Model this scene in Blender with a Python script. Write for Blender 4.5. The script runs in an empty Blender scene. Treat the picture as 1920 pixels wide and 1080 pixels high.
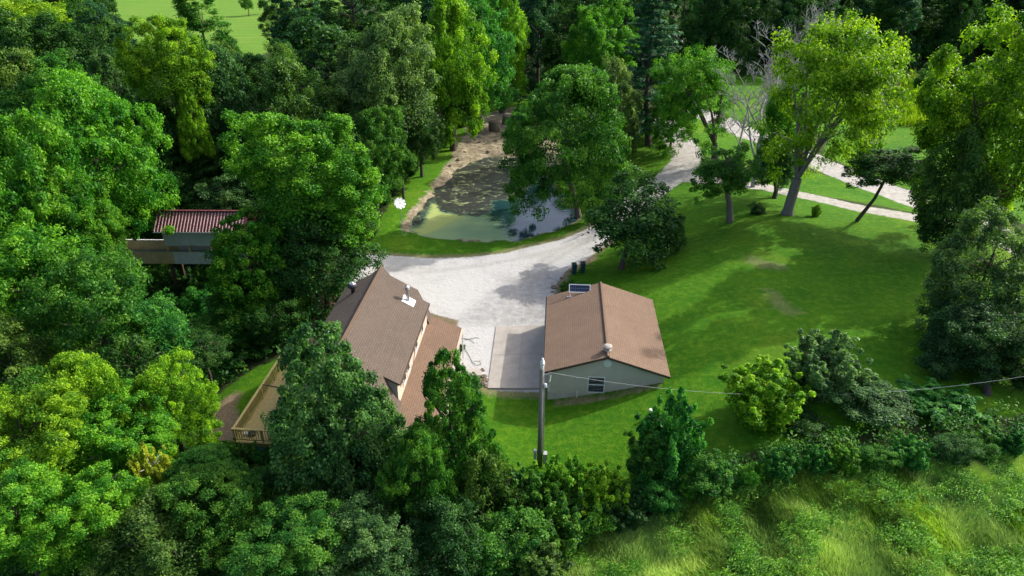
import bpy, math, random
import numpy as np
from mathutils import Vector, Matrix
random.seed(7)
R_ = math.radians
# ------------------------------------------------------------------ camera, sky, sun, exposure
scn = bpy.context.scene
CAM_H, PITCH, FPX = 28.5, 28.0, 1280.0
cd = bpy.data.cameras.new('camera'); cam = bpy.data.objects.new('camera', cd)
scn.collection.objects.link(cam); scn.camera = cam
cam.location = (0, 0, CAM_H); cam.rotation_euler = (R_(90 - PITCH), 0, 0)
cd.sensor_width = 36; cd.lens = 24.0; cd.clip_end = 4000; cd.clip_start = 0.5
SUN_EL, SUN_AZ = 36.7, 63.4          # azimuth clockwise from +Y
w = bpy.data.worlds.new('World'); scn.world = w; w.use_nodes = True
nt = w.node_tree; nt.nodes.clear()
sky = nt.nodes.new('ShaderNodeTexSky'); sky.sky_type = 'NISHITA'; sky.sun_disc = False
sky.sun_elevation = R_(SUN_EL); sky.sun_rotation = R_(SUN_AZ); sky.dust_density = 4.0; sky.ozone_density = .6; sky.air_density = .8
bg = nt.nodes.new('ShaderNodeBackground'); bg.inputs['Strength'].default_value = 0.15
wo = nt.nodes.new('ShaderNodeOutputWorld')
nt.links.new(sky.outputs[0], bg.inputs[0]); nt.links.new(bg.outputs[0], wo.inputs[0])
sd_ = bpy.data.lights.new('sun', 'SUN'); sd_.energy = 2.25; sd_.angle = R_(0.53); sd_.color = (1.0, 0.96, 0.90)
sun = bpy.data.objects.new('sun', sd_); scn.collection.objects.link(sun)
sdir = Vector((math.sin(R_(SUN_AZ)) * math.cos(R_(SUN_EL)), math.cos(R_(SUN_AZ)) * math.cos(R_(SUN_EL)), math.sin(R_(SUN_EL))))
sun.rotation_euler = sdir.to_track_quat('Z', 'Y').to_euler(); sun.location = (60, 30, 60)
scn.view_settings.view_transform = 'Standard'; scn.view_settings.look = 'None'
scn.view_settings.exposure = 1.05; scn.view_settings.gamma = 1.0; scn.view_settings.use_curve_mapping = False
scn.render.engine = 'CYCLES'
cy = scn.cycles; cy.max_bounces = 5; cy.diffuse_bounces = 3; cy.glossy_bounces = 2; cy.transmission_bounces = 3
cy.transparent_max_bounces = 4; cy.caustics_reflective = False; cy.caustics_refractive = False
cy.sample_clamp_indirect = 6

COL = scn.collection
SP, CP = math.sin(R_(PITCH)), math.cos(R_(PITCH))

# ------------------------------------------------------------------ terrain and pixel helpers
def sst(a, b, x):
    t = np.clip((x - a) / (b - a), 0, 1); return t * t * (3 - 2 * t)

def vnoise(x, y, s, seed=0):
    x = np.asarray(x, float) / s + 31.7 * seed; y = np.asarray(y, float) / s + 17.3 * seed
    xi, yi = np.floor(x), np.floor(y); fx, fy = x - xi, y - yi
    def h(a, b):
        v = np.sin(a * 127.1 + b * 311.7 + seed * 74.7) * 43758.5453; return v - np.floor(v)
    fx = fx * fx * (3 - 2 * fx); fy = fy * fy * (3 - 2 * fy)
    return (h(xi, yi) * (1 - fx) + h(xi + 1, yi) * fx) * (1 - fy) + (h(xi, yi + 1) * (1 - fx) + h(xi + 1, yi + 1) * fx) * fy

def tbase(x, y):
    x = np.asarray(x, float); y = np.asarray(y, float)
    c = 7.5 * sst(46, 64, y)
    hill = 3.9 * sst(-1.5, 20, x - c) * (1 - 0.45 * sst(58, 76, y)) * (0.75 + 0.25 * sst(22, 34, y))
    left = -4.2 * sst(-17.5, -31, x) * sst(24, 40, y) * (1 - sst(70, 95, y))
    left2 = -1.0 * sst(-13, -20, x) * (1 - sst(70, 95, y))
    n = (vnoise(x, y, 9, 1) - .5) * .5 * np.clip(sst(20, 30, np.abs(x)) + sst(75, 110, y), 0, 1)
    n = n + (vnoise(x, y, 3.1, 2) - .5) * .10 * sst(9, 16, x)
    return hill + left + left2 + n

def ray(u, v):
    X = (u - 960) / FPX; Y = (v - 540) / FPX
    return np.array([X, CP - Y * SP, -SP - Y * CP])      # world direction per unit depth

def G(u, v, z=None):
    d = ray(u, v)
    if z is not None:
        t = (z - CAM_H) / d[2]; return np.array([d[0] * t, d[1] * t, z])
    ts = np.geomspace(15, 1500, 2500)
    hh = CAM_H + d[2] * ts - tbase(d[0] * ts, d[1] * ts)
    i = np.argmax(hh < 0)
    if i == 0: i = 1
    a, b = hh[i - 1], hh[i]; t = ts[i - 1] + (ts[i] - ts[i - 1]) * a / (a - b + 1e-9)
    x, y = d[0] * t, d[1] * t
    return np.array([x, y, float(tbase(x, y))])

def P(u, v, Y):
    d = ray(u, v); t = Y / d[1]
    return np.array([d[0] * t, Y, CAM_H + d[2] * t])

def sdpoly(px, py, poly):
    """signed distance, positive inside"""
    poly = np.asarray(poly)[:, :2]; n = len(poly)
    best = np.full(px.shape, 1e9); inside = np.zeros(px.shape, bool)
    for i in range(n):
        a = poly[i]; b = poly[(i + 1) % n]; e = b - a; wx, wy = px - a[0], py - a[1]
        t = np.clip((wx * e[0] + wy * e[1]) / (e @ e + 1e-12), 0, 1)
        best = np.minimum(best, (wx - e[0] * t) ** 2 + (wy - e[1] * t) ** 2)
        cond = ((a[1] > py) != (b[1] > py))
        xx = (b[0] - a[0]) * (py - a[1]) / (b[1] - a[1] + 1e-12) + a[0]
        inside ^= cond & (px < xx)
    return np.where(inside, 1, -1) * np.sqrt(best)

def sdline(px, py, line, w0, w1=None):
    best = np.full(px.shape, -1e9); n = len(line)
    for i in range(n - 1):
        a = np.asarray(line[i])[:2]; b = np.asarray(line[i + 1])[:2]; e = b - a; wx, wy = px - a[0], py - a[1]
        t = np.clip((wx * e[0] + wy * e[1]) / (e @ e + 1e-12), 0, 1)
        best = np.maximum(best, w0 / 2 - np.sqrt((wx - e[0] * t) ** 2 + (wy - e[1] * t) ** 2))
    return best

PG = lambda pts: [G(u, v) for u, v in pts]
WATER_Z = -0.42
pond_px = [(764, 434), (775, 412), (792, 388), (818, 358), (848, 326), (876, 306), (905, 297), (940, 294), (985, 298), (1015, 312), (1030, 340),
           (1052, 370), (1078, 395), (1082, 415), (1050, 430), (1000, 446), (955, 453), (900, 453), (850, 450), (800, 443)]
pond = [G(u, v, WATER_Z) for u, v in pond_px]
lot = PG([(690, 476), (740, 480), (800, 484), (880, 482), (950, 474), (1005, 460), (1060, 447), (1085, 436), (1130, 415), (1150, 440),
          (1105, 484), (1062, 508), (1044, 530), (1042, 560), (1060, 640), (1020, 735), (912, 728), (906, 702), (862, 700), (845, 680), (860, 600), (700, 560), (640, 520)])
drive_a = PG([(1110, 455), (1160, 410), (1215, 362), (1262, 330), (1290, 300), (1282, 275), (1265, 250), (1240, 225)])
drive_b = PG([(1270, 330), (1320, 338), (1380, 345), (1440, 352), (1500, 365), (1560, 378), (1620, 392), (1680, 402), (1735, 412), (1800, 425), (1900, 460), (1990, 500)])
road = PG([(1300, 205), (1370, 235), (1440, 264), (1520, 298), (1600, 332), (1680, 362), (1760, 392), (1840, 425), (1980, 490), (2100, 560)])
mud = PG([(762, 440), (756, 415), (775, 388), (802, 355), (832, 320), (855, 280), (880, 235), (905, 212), (960, 200), (1010, 205), (1040, 240), (1060, 330), (1000, 300), (870, 306)])
lawns = [PG([(862, 712), (1020, 640), (1030, 530), (1090, 478), (1200, 380), (1270, 330), (1420, 350), (1750, 410), (1900, 470), (2080, 520), (2080, 740), (1900, 780), (1560, 820), (1400, 850), (1260, 900), (1120, 925), (960, 900), (860, 830)]),
         PG([(670, 500), (705, 420), (765, 335), (830, 268), (880, 222), (930, 172), (1000, 150), (1150, 200), (1250, 240), (1262, 300), (1180, 400), (1090, 450), (1000, 475), (850, 495)]),
         PG([(370, 850), (395, 750), (470, 695), (560, 655), (660, 620), (660, 850), (560, 880), (420, 870)]),
         PG([(1380, 335), (1500, 320), (1620, 340), (1790, 410), (1990, 500), (1960, 520), (1740, 405), (1560, 370)]),
         PG([(1560, 250), (1640, 235), (1880, 245), (1990, 350), (1990, 440), (1780, 380), (1640, 330), (1540, 290)]),
         PG([(1290, 200), (1330, 190), (1480, 240), (1480, 280), (1380, 320), (1290, 330), (1270, 260)])]
lawns.append(PG([(1225, 90), (1500, 105), (1640, 150), (1660, 240), (1480, 250), (1300, 210), (1225, 180)]))
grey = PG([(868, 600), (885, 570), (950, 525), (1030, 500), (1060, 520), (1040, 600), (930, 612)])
corn = PG([(1640, 235), (1700, 145), (1990, 140), (1990, 260), (1860, 250)])
hay = [(-260, 176), (-62, 176), (-60, 420), (-330, 420)]
hay2 = [(-330, 160), (-128, 165), (-135, 190), (-330, 200)]
meadow = PG([(1020, 1085), (1130, 1010), (1250, 950), (1400, 920), (1600, 885), (1990, 840), (2300, 840), (2300, 1300), (900, 1300)])
dirt_spots = [PG([(385, 835), (372, 805), (412, 752), (428, 742), (436, 768), (455, 800), (440, 825)]),
              PG([(428, 752), (440, 732), (448, 742), (436, 762)]),
              PG([(560, 640), (500, 640), (570, 600), (640, 540), (655, 560), (610, 640)]),
              PG([(1046, 538), (1060, 508), (1110, 478), (1118, 484), (1075, 508), (1060, 530)]),
              PG([(400, 600), (430, 575), (445, 580), (415, 610)]),
              PG([(1040, 752), (1120, 742), (1245, 716), (1248, 720), (1130, 750), (1045, 760)])]
bare = PG([(1405, 480), (1430, 488), (1470, 498), (1465, 505), (1425, 500), (1400, 490)])
bare2 = PG([(1440, 545), (1458, 550), (1475, 572), (1500, 585), (1480, 588), (1450, 572)])

def terrain(x, y):
    x = np.asarray(x, float); y = np.asarray(y, float)
    z = tbase(x, y); s = sdpoly(x, y, pond) + (vnoise(x, y, 1.4, 21) - .5) * 1.1 + (vnoise(x, y, .5, 22) - .5) * .4
    k = sst(-2.2, 0.3, s)
    return z * (1 - k) + k * (WATER_Z - 0.02 - 0.25 * np.clip(s, -1, 3))

# ------------------------------------------------------------------ object helpers
def tag(o, label=None, cat=None, group=None, kind=None):
    if label: o['label'] = label
    if cat: o['category'] = cat
    if group: o['group'] = group
    if kind: o['kind'] = kind
    return o

def thing(name, label, cat, loc=(0, 0, 0), rz=0, group=None):
    o = bpy.data.objects.new(name, None); COL.objects.link(o)
    o.location = loc; o.rotation_euler = (0, 0, rz); o.empty_display_size = .2
    return tag(o, label, cat, group)

def mk(name, V, F, mat, parent=None, uv=None, smooth=False):
    me = bpy.data.meshes.new(name); me.from_pydata([tuple(map(float, v)) for v in V], [], [tuple(f) for f in F]); me.update()
    if mat: me.materials.append(mat)
    if uv:
        ul = me.uv_layers.new(name='UVMap')
        for p in me.polygons:
            for li in p.loop_indices: ul.data[li].uv = uv(me.vertices[me.loops[li].vertex_index].co)
    if smooth: me.polygons.foreach_set('use_smooth', [True] * len(me.polygons))
    o = bpy.data.objects.new(name, me); COL.objects.link(o); o.parent = parent
    return o

class MB:
    def __init__(s): s.V = []; s.F = []
    def add(s, V, F):
        n = len(s.V); s.V += [tuple(v) for v in V]; s.F += [tuple(i + n for i in f) for f in F]; return s
    def box(s, x0, x1, y0, y1, z0, z1):
        V = [(x, y, z) for z in (z0, z1) for y in (y0, y1) for x in (x0, x1)]
        return s.add(V, [(0, 2, 3, 1), (4, 5, 7, 6), (0, 1, 5, 4), (2, 6, 7, 3), (0, 4, 6, 2), (1, 3, 7, 5)])
    def prism(s, pts, d):            # planar loop pts extruded by vector d
        n = len(pts); A = [tuple(p) for p in pts]; B = [(p[0] + d[0], p[1] + d[1], p[2] + d[2]) for p in pts]
        return s.add(A + B, [tuple(range(n)), tuple(range(2 * n - 1, n - 1, -1))] + [(i, i + n, (i + 1) % n + n, (i + 1) % n) for i in range(n)])
    def slab(s, pts, t):             # roof plane, thickness below
        a, b, c = (Vector(p) for p in pts[:3]); n = (b - a).cross(c - a).normalized()
        if n.z < 0: n = -n
        return s.prism(pts, -n * t)
    def tube(s, pts, rad, k=8, cap=True):
        pts = [Vector(p) for p in pts]; rad = rad if hasattr(rad, '__len__') else [rad] * len(pts)
        base = len(s.V); n = len(pts)
        for i, p in enumerate(pts):
            d = (pts[min(i + 1, n - 1)] - pts[max(i - 1, 0)]).normalized()
            a = d.orthogonal().normalized() if i == 0 else (pa - d * pa.dot(d)).normalized()
            pa = a; b = d.cross(a)
            for j in range(k):
                t = 2 * math.pi * j / k; q = p + (a * math.cos(t) + b * math.sin(t)) * rad[i]; s.V.append(tuple(q))
        for i in range(n - 1):
            for j in range(k):
                s.F.append((base + i * k + j, base + i * k + (j + 1) % k, base + (i + 1) * k + (j + 1) % k, base + (i + 1) * k + j))
        if cap:
            s.F.append(tuple(base + j for j in range(k))[::-1]); s.F.append(tuple(base + (n - 1) * k + j for j in range(k)))
        return s
    def lathe(s, prof, c=(0, 0, 0), k=14):
        return s.tube([(c[0], c[1], c[2] + z) for r, z in prof], [r for r, z in prof], k)
    def build(s, name, mat, parent=None, **kw): return mk(name, s.V, s.F, mat, parent, **kw)

# ------------------------------------------------------------------ materials
def mat(name):
    m = bpy.data.materials.new(name); m.use_nodes = True; t = m.node_tree; t.nodes.clear()
    out = t.nodes.new('ShaderNodeOutputMaterial'); return m, t, out
class N:
    def __init__(s, t): s.t = t
    def n(s, ty, **kw):
        o = s.t.nodes.new(ty)
        for k, v in kw.items():
            if k[0] == '_': setattr(o, k[1:], v)
        return o
    def link(s, a, b): s.t.links.new(a, b)
    def noise(s, scale, detail=4, vec=None, rough=.55, dist=0):
        o = s.t.nodes.new('ShaderNodeTexNoise'); o.inputs['Scale'].default_value = scale; o.inputs['Detail'].default_value = detail
        o.inputs['Roughness'].default_value = rough; o.inputs['Distortion'].default_value = dist
        if vec is not None: s.link(vec, o.inputs['Vector'])
        return o.outputs['Fac']
    def m(s, op, a, b=None, c=None, clamp=False):
        o = s.t.nodes.new('ShaderNodeMath'); o.operation = op; o.use_clamp = clamp
        for i, v in enumerate((a, b, c)):
            if v is None: continue
            if isinstance(v, (int, float)): o.inputs[i].default_value = v
            else: s.link(v, o.inputs[i])
        return o.outputs[0]
    def mix(s, f, a, b, mode='MIX'):
        o = s.t.nodes.new('ShaderNodeMix'); o.data_type = 'RGBA'; o.blend_type = mode; o.clamp_factor = True
        for sock, v in ((o.inputs[0], f), (o.inputs[6], a), (o.inputs[7], b)):
            if isinstance(v, (int, float)): sock.default_value = v
            elif isinstance(v, tuple): sock.default_value = (*v[:3], 1)
            else: s.link(v, sock)
        return o.outputs[2]
    def ramp(s, f, stops):
        o = s.t.nodes.new('ShaderNodeValToRGB'); e = o.color_ramp.elements
        while len(e) < len(stops): e.new(.5)
        for i, (p, c) in enumerate(stops): e[i].position = p; e[i].color = (*c, 1) if len(c) == 3 else c
        s.link(f, o.inputs[0]); return o.outputs[0]
    def attr(s, name, out='Fac'):
        o = s.t.nodes.new('ShaderNodeAttribute'); o.attribute_name = name; return o.outputs[out]
    def pos(s): return s.t.nodes.new('ShaderNodeNewGeometry').outputs['Position']
    def obj(s): return s.t.nodes.new('ShaderNodeTexCoord').outputs['Object']
    def uv(s): return s.t.nodes.new('ShaderNodeTexCoord').outputs['UV']
    def mapping(s, v, sc=(1, 1, 1), rot=(0, 0, 0)):
        o = s.t.nodes.new('ShaderNodeMapping'); o.inputs['Scale'].default_value = sc; o.inputs['Rotation'].default_value = rot
        s.link(v, o.inputs[0]); return o.outputs[0]
    def bump(s, h, dist=.05, strength=1.0):
        o = s.t.nodes.new('ShaderNodeBump'); o.inputs['Distance'].default_value = dist; o.inputs['Strength'].default_value = strength
        s.link(h, o.inputs['Height']); return o.outputs[0]
    def bsdf(s, out, col, rough=.8, bump=None, metal=0, spec=.3):
        b = s.t.nodes.new('ShaderNodeBsdfPrincipled')
        if isinstance(col, tuple): b.inputs['Base Color'].default_value = (*col, 1)
        else: s.link(col, b.inputs['Base Color'])
        if isinstance(rough, (int, float)): b.inputs['Roughness'].default_value = rough
        else: s.link(rough, b.inputs['Roughness'])
        b.inputs['Metallic'].default_value = metal; b.inputs['Specular IOR Level'].default_value = spec
        if bump is not None: s.link(bump, b.inputs['Normal'])
        s.link(b.outputs[0], out.inputs[0]); return b

def simple(name, c1, c2=None, scale=6, rough=.7, metal=0, stretch=(1, 1, 1), bd=.01, fine=40):
    m, t, out = mat(name); g = N(t); c2 = c2 or tuple(x * .75 for x in c1)
    v = g.mapping(g.obj(), stretch)
    n1 = g.noise(scale, 5, v); n2 = g.noise(fine, 3, v)
    f = g.m('MULTIPLY_ADD', n2, .4, g.m('MULTIPLY', n1, .6)); f = g.m('MULTIPLY_ADD', f, 2.6, -.8, clamp=True)
    g.bsdf(out, g.mix(f, c2, c1), rough, g.bump(n2, bd), metal); return m

M = {}
M['concrete'] = simple('concrete', (.50, .455, .39), (.31, .28, .24), 1.0, .85)
M['foundation'] = simple('foundation', (.60, .57, .50), (.42, .40, .35), 2, .85)
M['cream'] = simple('cream siding', (.62, .50, .40), (.50, .39, .30), 2, .7)
M['siding'] = simple('grey green siding', (.56, .51, .39), (.45, .41, .315), 1.5, .6)
M['white'] = simple('white paint', (.78, .78, .75), (.66, .66, .62), 5, .5)
M['glass'] = simple('dark glass', (.02, .03, .05), (.015, .02, .035), 2, .08)
M['trimdark'] = simple('brown trim', (.10, .065, .045), (.07, .045, .03), 4, .6)
M['deckwood'] = simple('pressure treated pine', (.56, .45, .18), (.40, .31, .12), 5, .7, stretch=(1, 1, 1))
M['greywood'] = simple('weathered grey wood', (.24, .25, .21), (.13, .14, .11), 3, .85)
M['bridgewall'] = simple('grey green boards', (.56, .59, .51), (.42, .45, .39), 2, .8)
M['mossboard'] = simple('mossy tan boards', (.60, .46, .24), (.36, .30, .13), 2, .9)
M['polewood'] = simple('weathered pole wood', (.24, .24, .20), (.14, .14, .115), 3, .85, stretch=(4, 4, .6))
M['metal'] = simple('galvanised metal', (.6, .6, .6), (.42, .42, .42), 8, .35, .8)
M['greybox'] = simple('grey enclosure', (.42, .44, .45), (.33, .34, .35), 8, .5)
M['darkmetal'] = simple('dark metal', (.05, .05, .055), (.03, .03, .035), 8, .5)
M['bin'] = simple('dark teal plastic', (.015, .06, .07), (.01, .035, .045), 6, .5)
M['hose'] = simple('grey hose', (.09, .09, .075), (.05, .05, .045), 6, .6)
M['wire'] = simple('pale wire', (.55, .57, .55), (.4, .42, .4), 6, .5)
M['tarp'] = simple('blue plastic', (.06, .25, .36), (.03, .12, .2), 6, .5)
M['stone'] = simple('field stone', (.30, .24, .18), (.15, .11, .08), 3, .9, bd=.03)
M['hayb'] = simple('weathered hay', (.25, .21, .165), (.11, .09, .07), 5, .95, stretch=(1, 1, 3), bd=.06)
M['bark'] = simple('brown bark', (.13, .11, .085), (.05, .042, .032), 5, .95, stretch=(5, 5, 1), bd=.06)
M['barkgrey'] = simple('grey bark', (.30, .27, .235), (.14, .12, .10), 4, .95, stretch=(5, 5, 1), bd=.06)
M['deadwood'] = simple('bleached dead wood', (.46, .44, .40), (.30, .28, .25), 4, .9, stretch=(3, 3, 1))
M['vine'] = simple('vine covered bark', (.09, .14, .03), (.05, .06, .02), 5, .95)

def shingles(name, a, b, c, bw=.33, rh=.145):
    m, t, out = mat(name); g = N(t); uv = g.uv()
    br = t.nodes.new('ShaderNodeTexBrick'); g.link(uv, br.inputs['Vector'])
    br.inputs['Scale'].default_value = 1; br.inputs['Brick Width'].default_value = bw; br.inputs['Row Height'].default_value = rh
    br.inputs['Mortar Size'].default_value = .012; br.inputs['Mortar Smooth'].default_value = .3; br.inputs['Bias'].default_value = 0
    br.inputs['Color1'].default_value = (*a, 1); br.inputs['Color2'].default_value = (*b, 1); br.inputs['Mortar'].default_value = (*c, 1)
    st = g.noise(.9, 5, g.mapping(uv, (1, .35, 1)), .6); st2 = g.noise(.35, 3, uv); sp = g.noise(30, 2, uv)
    col = g.mix(g.m('MULTIPLY_ADD', st, 2.2, -.75, clamp=True), br.outputs[0], g.mix(.55, br.outputs[0], c))
    col = g.mix(g.m('MULTIPLY_ADD', st2, 2.5, -.9, clamp=True), col, g.mix(.35, col, (a[0] * 1.25, a[1] * 1.15, a[2] * 1.0)))
    col = g.mix(g.m('MULTIPLY', sp, .45), col, g.mix(.5, col, (.34, .28, .23)))
    g.bsdf(out, col, .92, g.bump(g.m('MULTIPLY_ADD', sp, .5, g.m('MULTIPLY', br.outputs['Fac'], -1)), .012), spec=.15); return m
M['shingle_g'] = shingles('garage shingles', (.222, .150, .100), (.182, .122, .084), (.125, .08, .052))
M['shingle_h'] = shingles('house shingles', (.105, .083, .066), (.080, .063, .050), (.05, .04, .033))
M['shingle_p'] = shingles('porch shingles', (.165, .103, .066), (.13, .081, .053), (.08, .052, .035))

m, t, out = mat('red roofing metal'); g = N(t)
f = g.noise(1.5, 4, g.obj()); g.bsdf(out, g.mix(g.m('MULTIPLY_ADD', f, 2, -.5, clamp=True), (.15, .04, .045), (.21, .075, .08)), .38, metal=.25, spec=.5); M['redmetal'] = m
M['ribpale'] = simple('faded roof rib', (.33, .21, .21), (.25, .14, .145), 4, .4, .2)

m, t, out = mat('solar cells'); g = N(t)
br = t.nodes.new('ShaderNodeTexBrick'); g.link(g.obj(), br.inputs[0]); br.offset = 0
br.inputs['Scale'].default_value = 1; br.inputs['Brick Width'].default_value = .16; br.inputs['Row Height'].default_value = .16
br.inputs['Mortar Size'].default_value = .012
br.inputs['Color1'].default_value = (.012, .02, .05, 1); br.inputs['Color2'].default_value = (.015, .03, .06, 1); br.inputs['Mortar'].default_value = (.10, .12, .15, 1)
g.bsdf(out, br.outputs[0], .12); M['solar'] = m

# foliage: colour comes from the object's own colour, varied leaf by leaf
def leafmat(name, transl=.42):
    m, t, out = mat(name); g = N(t)
    oi = t.nodes.new('ShaderNodeObjectInfo'); tint = g.attr('tint')
    hs = t.nodes.new('ShaderNodeHueSaturation'); g.link(oi.outputs['Color'], hs.inputs['Color'])
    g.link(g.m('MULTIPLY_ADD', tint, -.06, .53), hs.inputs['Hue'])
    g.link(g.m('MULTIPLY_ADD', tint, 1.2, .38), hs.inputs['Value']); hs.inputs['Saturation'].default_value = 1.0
    d = t.nodes.new('ShaderNodeBsdfPrincipled'); d.inputs['Roughness'].default_value = .5; d.inputs['Specular IOR Level'].default_value = .2
    g.link(hs.outputs[0], d.inputs['Base Color'])
    tr = t.nodes.new('ShaderNodeBsdfTranslucent')
    g.link(g.mix(1.0, hs.outputs[0], (1.05, 1.25, .3), 'MULTIPLY'), tr.inputs['Color'])
    mx = t.nodes.new('ShaderNodeMixShader'); mx.inputs[0].default_value = transl
    g.link(d.outputs[0], mx.inputs[1]); g.link(tr.outputs[0], mx.inputs[2]); g.link(mx.outputs[0], out.inputs[0]); return m
M['leaf'] = leafmat('leaves'); M['needle'] = leafmat('needles', .2); M['blade'] = leafmat('grass blades', .35)

# ground: one material, laid out by signed distances stored on the mesh
m, t, out = mat('ground cover'); g = N(t); pos = g.pos()
nL = g.noise(.05, 4, pos); nM = g.noise(.28, 5, pos); nF = g.noise(2.2, 5, pos); nX = g.noise(11, 4, pos); nS = g.noise(26, 2, pos)
def edge(name, amp, soft, big=1.2):
    s = g.attr(name); wob = g.m('MULTIPLY_ADD', nF, amp, g.m('MULTIPLY_ADD', nM, big, -(amp + big) / 2))
    return g.m('MULTIPLY_ADD', g.m('ADD', s, wob), 1 / soft, .5, clamp=True)
stretch = g.noise(1.1, 4, g.mapping(pos, (.35, 1.6, 1), (0, 0, .45)))
lawn = g.mix(g.m('MULTIPLY_ADD', nM, 2.6, -.8, clamp=True), (.026, .150, .004), (.085, .235, .006))
lawn = g.mix(g.m('MULTIPLY_ADD', stretch, 2.2, -.7, clamp=True), lawn, g.mix(.5, lawn, (.125, .26, .010)))
lawn = g.mix(g.m('MULTIPLY_ADD', nX, 3.2, -1.2, clamp=True), g.mix(.6, lawn, (.02, .08, .004)), lawn)
lawn = g.mix(g.m('MULTIPLY_ADD', nF, 3.4, -1.55, clamp=True), lawn, g.mix(.5, lawn, (.17, .29, .016)))
lawn = g.mix(g.m('MULTIPLY_ADD', g.noise(.9, 3, g.mapping(pos, (.12, 2.2, 1), (0, 0, -.9))), 3.0, -1.2, clamp=True), lawn, g.mix(.3, lawn, (.03, .12, .01)))
lawn = g.mix(g.m('MULTIPLY_ADD', g.noise(.13, 5, pos, .6), 5, -2.75, clamp=True), lawn, g.mix(.5, lawn, (.19, .26, .02)))
woods = g.mix(g.m('MULTIPLY_ADD', nF, 2.4, -.7, clamp=True), (.03, .035, .015), (.05, .08, .02))
hayc = g.mix(g.m('MULTIPLY_ADD', g.noise(.5, 4, g.mapping(pos, (.12, 1, 1))), 2.4, -.7, clamp=True), (.075, .20, .018), (.16, .26, .035))
cornc = g.mix(g.m('MULTIPLY_ADD', nF, 2.4, -.7, clamp=True), (.10, .19, .012), (.20, .30, .02))
meadc = g.mix(g.m('MULTIPLY_ADD', nF, 2.4, -.7, clamp=True), (.08, .2, .02), (.18, .32, .04))
dirtc = g.mix(g.m('MULTIPLY_ADD', nX, 2.0, -.5, clamp=True), (.17, .12, .075), (.36, .28, .18))
mudf = g.m('MULTIPLY_ADD', g.noise(1.1, 8, pos, .78, .4), 3.4, -1.3, clamp=True)
mudc = g.mix(mudf, (.13, .105, .06), (.46, .40, .28))
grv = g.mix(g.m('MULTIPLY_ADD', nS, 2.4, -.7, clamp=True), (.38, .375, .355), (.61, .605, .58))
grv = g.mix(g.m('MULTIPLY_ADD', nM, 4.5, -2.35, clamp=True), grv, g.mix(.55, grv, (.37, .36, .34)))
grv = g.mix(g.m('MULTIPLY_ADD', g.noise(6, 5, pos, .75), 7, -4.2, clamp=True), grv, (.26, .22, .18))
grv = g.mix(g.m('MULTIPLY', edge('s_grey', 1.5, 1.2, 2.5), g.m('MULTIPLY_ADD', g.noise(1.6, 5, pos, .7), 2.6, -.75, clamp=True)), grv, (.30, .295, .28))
grv = g.mix(g.m('MULTIPLY_ADD', g.noise(.7, 6, g.mapping(pos, (1, .45, 1), (0, 0, .5)), .7), 5, -2.7, clamp=True), grv, g.mix(.6, grv, (.38, .35, .30)))
grv = g.mix(g.m('MULTIPLY', edge('s_track', .5, .6, .5), .5), grv, (.33, .315, .28))
grv2 = g.mix(g.m('MULTIPLY_ADD', nF, 2.4, -.7, clamp=True), (.30, .285, .25), (.48, .465, .43))
col = g.mix(edge('s_lawn', .5, .35), woods, lawn)
col = g.mix(edge('s_meadow', .7, .5), col, meadc)
col = g.mix(edge('s_hay', .7, .5), col, hayc); col = g.mix(edge('s_corn', .7, .5), col, cornc)
col = g.mix(g.m('MULTIPLY', edge('s_bare', 1.0, 1.2), .55), col, dirtc)
col = g.mix(edge('s_dirt', .9, .5), col, dirtc); col = g.mix(edge('s_mud', 1.6, .5, 3.0), col, mudc)
col = g.mix(edge('s_drive', .5, .25, .6), col, grv2)
gr_e = edge('s_lot', .5, .2, .5)
col = g.mix(g.m('MULTIPLY', edge('s_lotrim', .8, .6), .6), col, dirtc)
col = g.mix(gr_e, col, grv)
hgt = g.m('MULTIPLY_ADD', nX, .5, g.m('MULTIPLY', nF, .8))
g.bsdf(out, col, .95, g.bump(g.m('MULTIPLY_ADD', nS, .3, hgt), .10, .9), spec=.1); M['ground'] = m

# pond water with duckweed and pads
m, t, out = mat('pond water'); g = N(t); pos = g.pos()
w1 = g.noise(.9, 6, g.mapping(pos, (1, 1.6, 1)), .62, .8); w2 = g.noise(.95, 6, g.mapping(pos, (1, 1.7, 1)), .72, .9); w3 = g.noise(9, 3, pos)
nb = g.noise(.35, 4, pos)
def wed(name, amp, soft):
    return g.m('MULTIPLY_ADD', g.m('ADD', g.attr(name), g.m('MULTIPLY_ADD', w1, amp, -amp / 2)), 1 / soft, .5, clamp=True)
deep = t.nodes.new('ShaderNodeBsdfPrincipled'); deep.inputs['Base Color'].default_value = (.018, .05, .06, 1)
deep.inputs['Roughness'].default_value = .03; deep.inputs['IOR'].default_value = 1.33; deep.inputs['Specular IOR Level'].default_value = 1.0
g.link(g.bump(g.noise(3, 3, pos), .01, .5), deep.inputs['Normal'])
teal = g.mix(g.m('MULTIPLY_ADD', nb, 3, -1, clamp=True), (.24, .38, .17), (.34, .46, .18))  # duckweed away from the yellow patch; some of its shaded teal painted in
yel = g.mix(g.m('MULTIPLY_ADD', w3, 2, -.5, clamp=True), (.33, .42, .11), (.42, .48, .16))
alg = g.mix(wed('s_yel', 3.2, .4), teal, yel)
pads = g.m('MULTIPLY_ADD', w2, 18, -9.9, clamp=True)
weedc = g.mix(pads, (.014, .016, .008), g.mix(g.m('MULTIPLY_ADD', nb, 3, -1, clamp=True), (.20, .25, .12), (.34, .40, .15)))
col = g.mix(wed('s_weed', 3.0, .3), alg, weedc)
alb = t.nodes.new('ShaderNodeBsdfPrincipled'); g.link(col, alb.inputs['Base Color']); alb.inputs['Roughness'].default_value = .55
alb.inputs['Specular IOR Level'].default_value = .6
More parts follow.
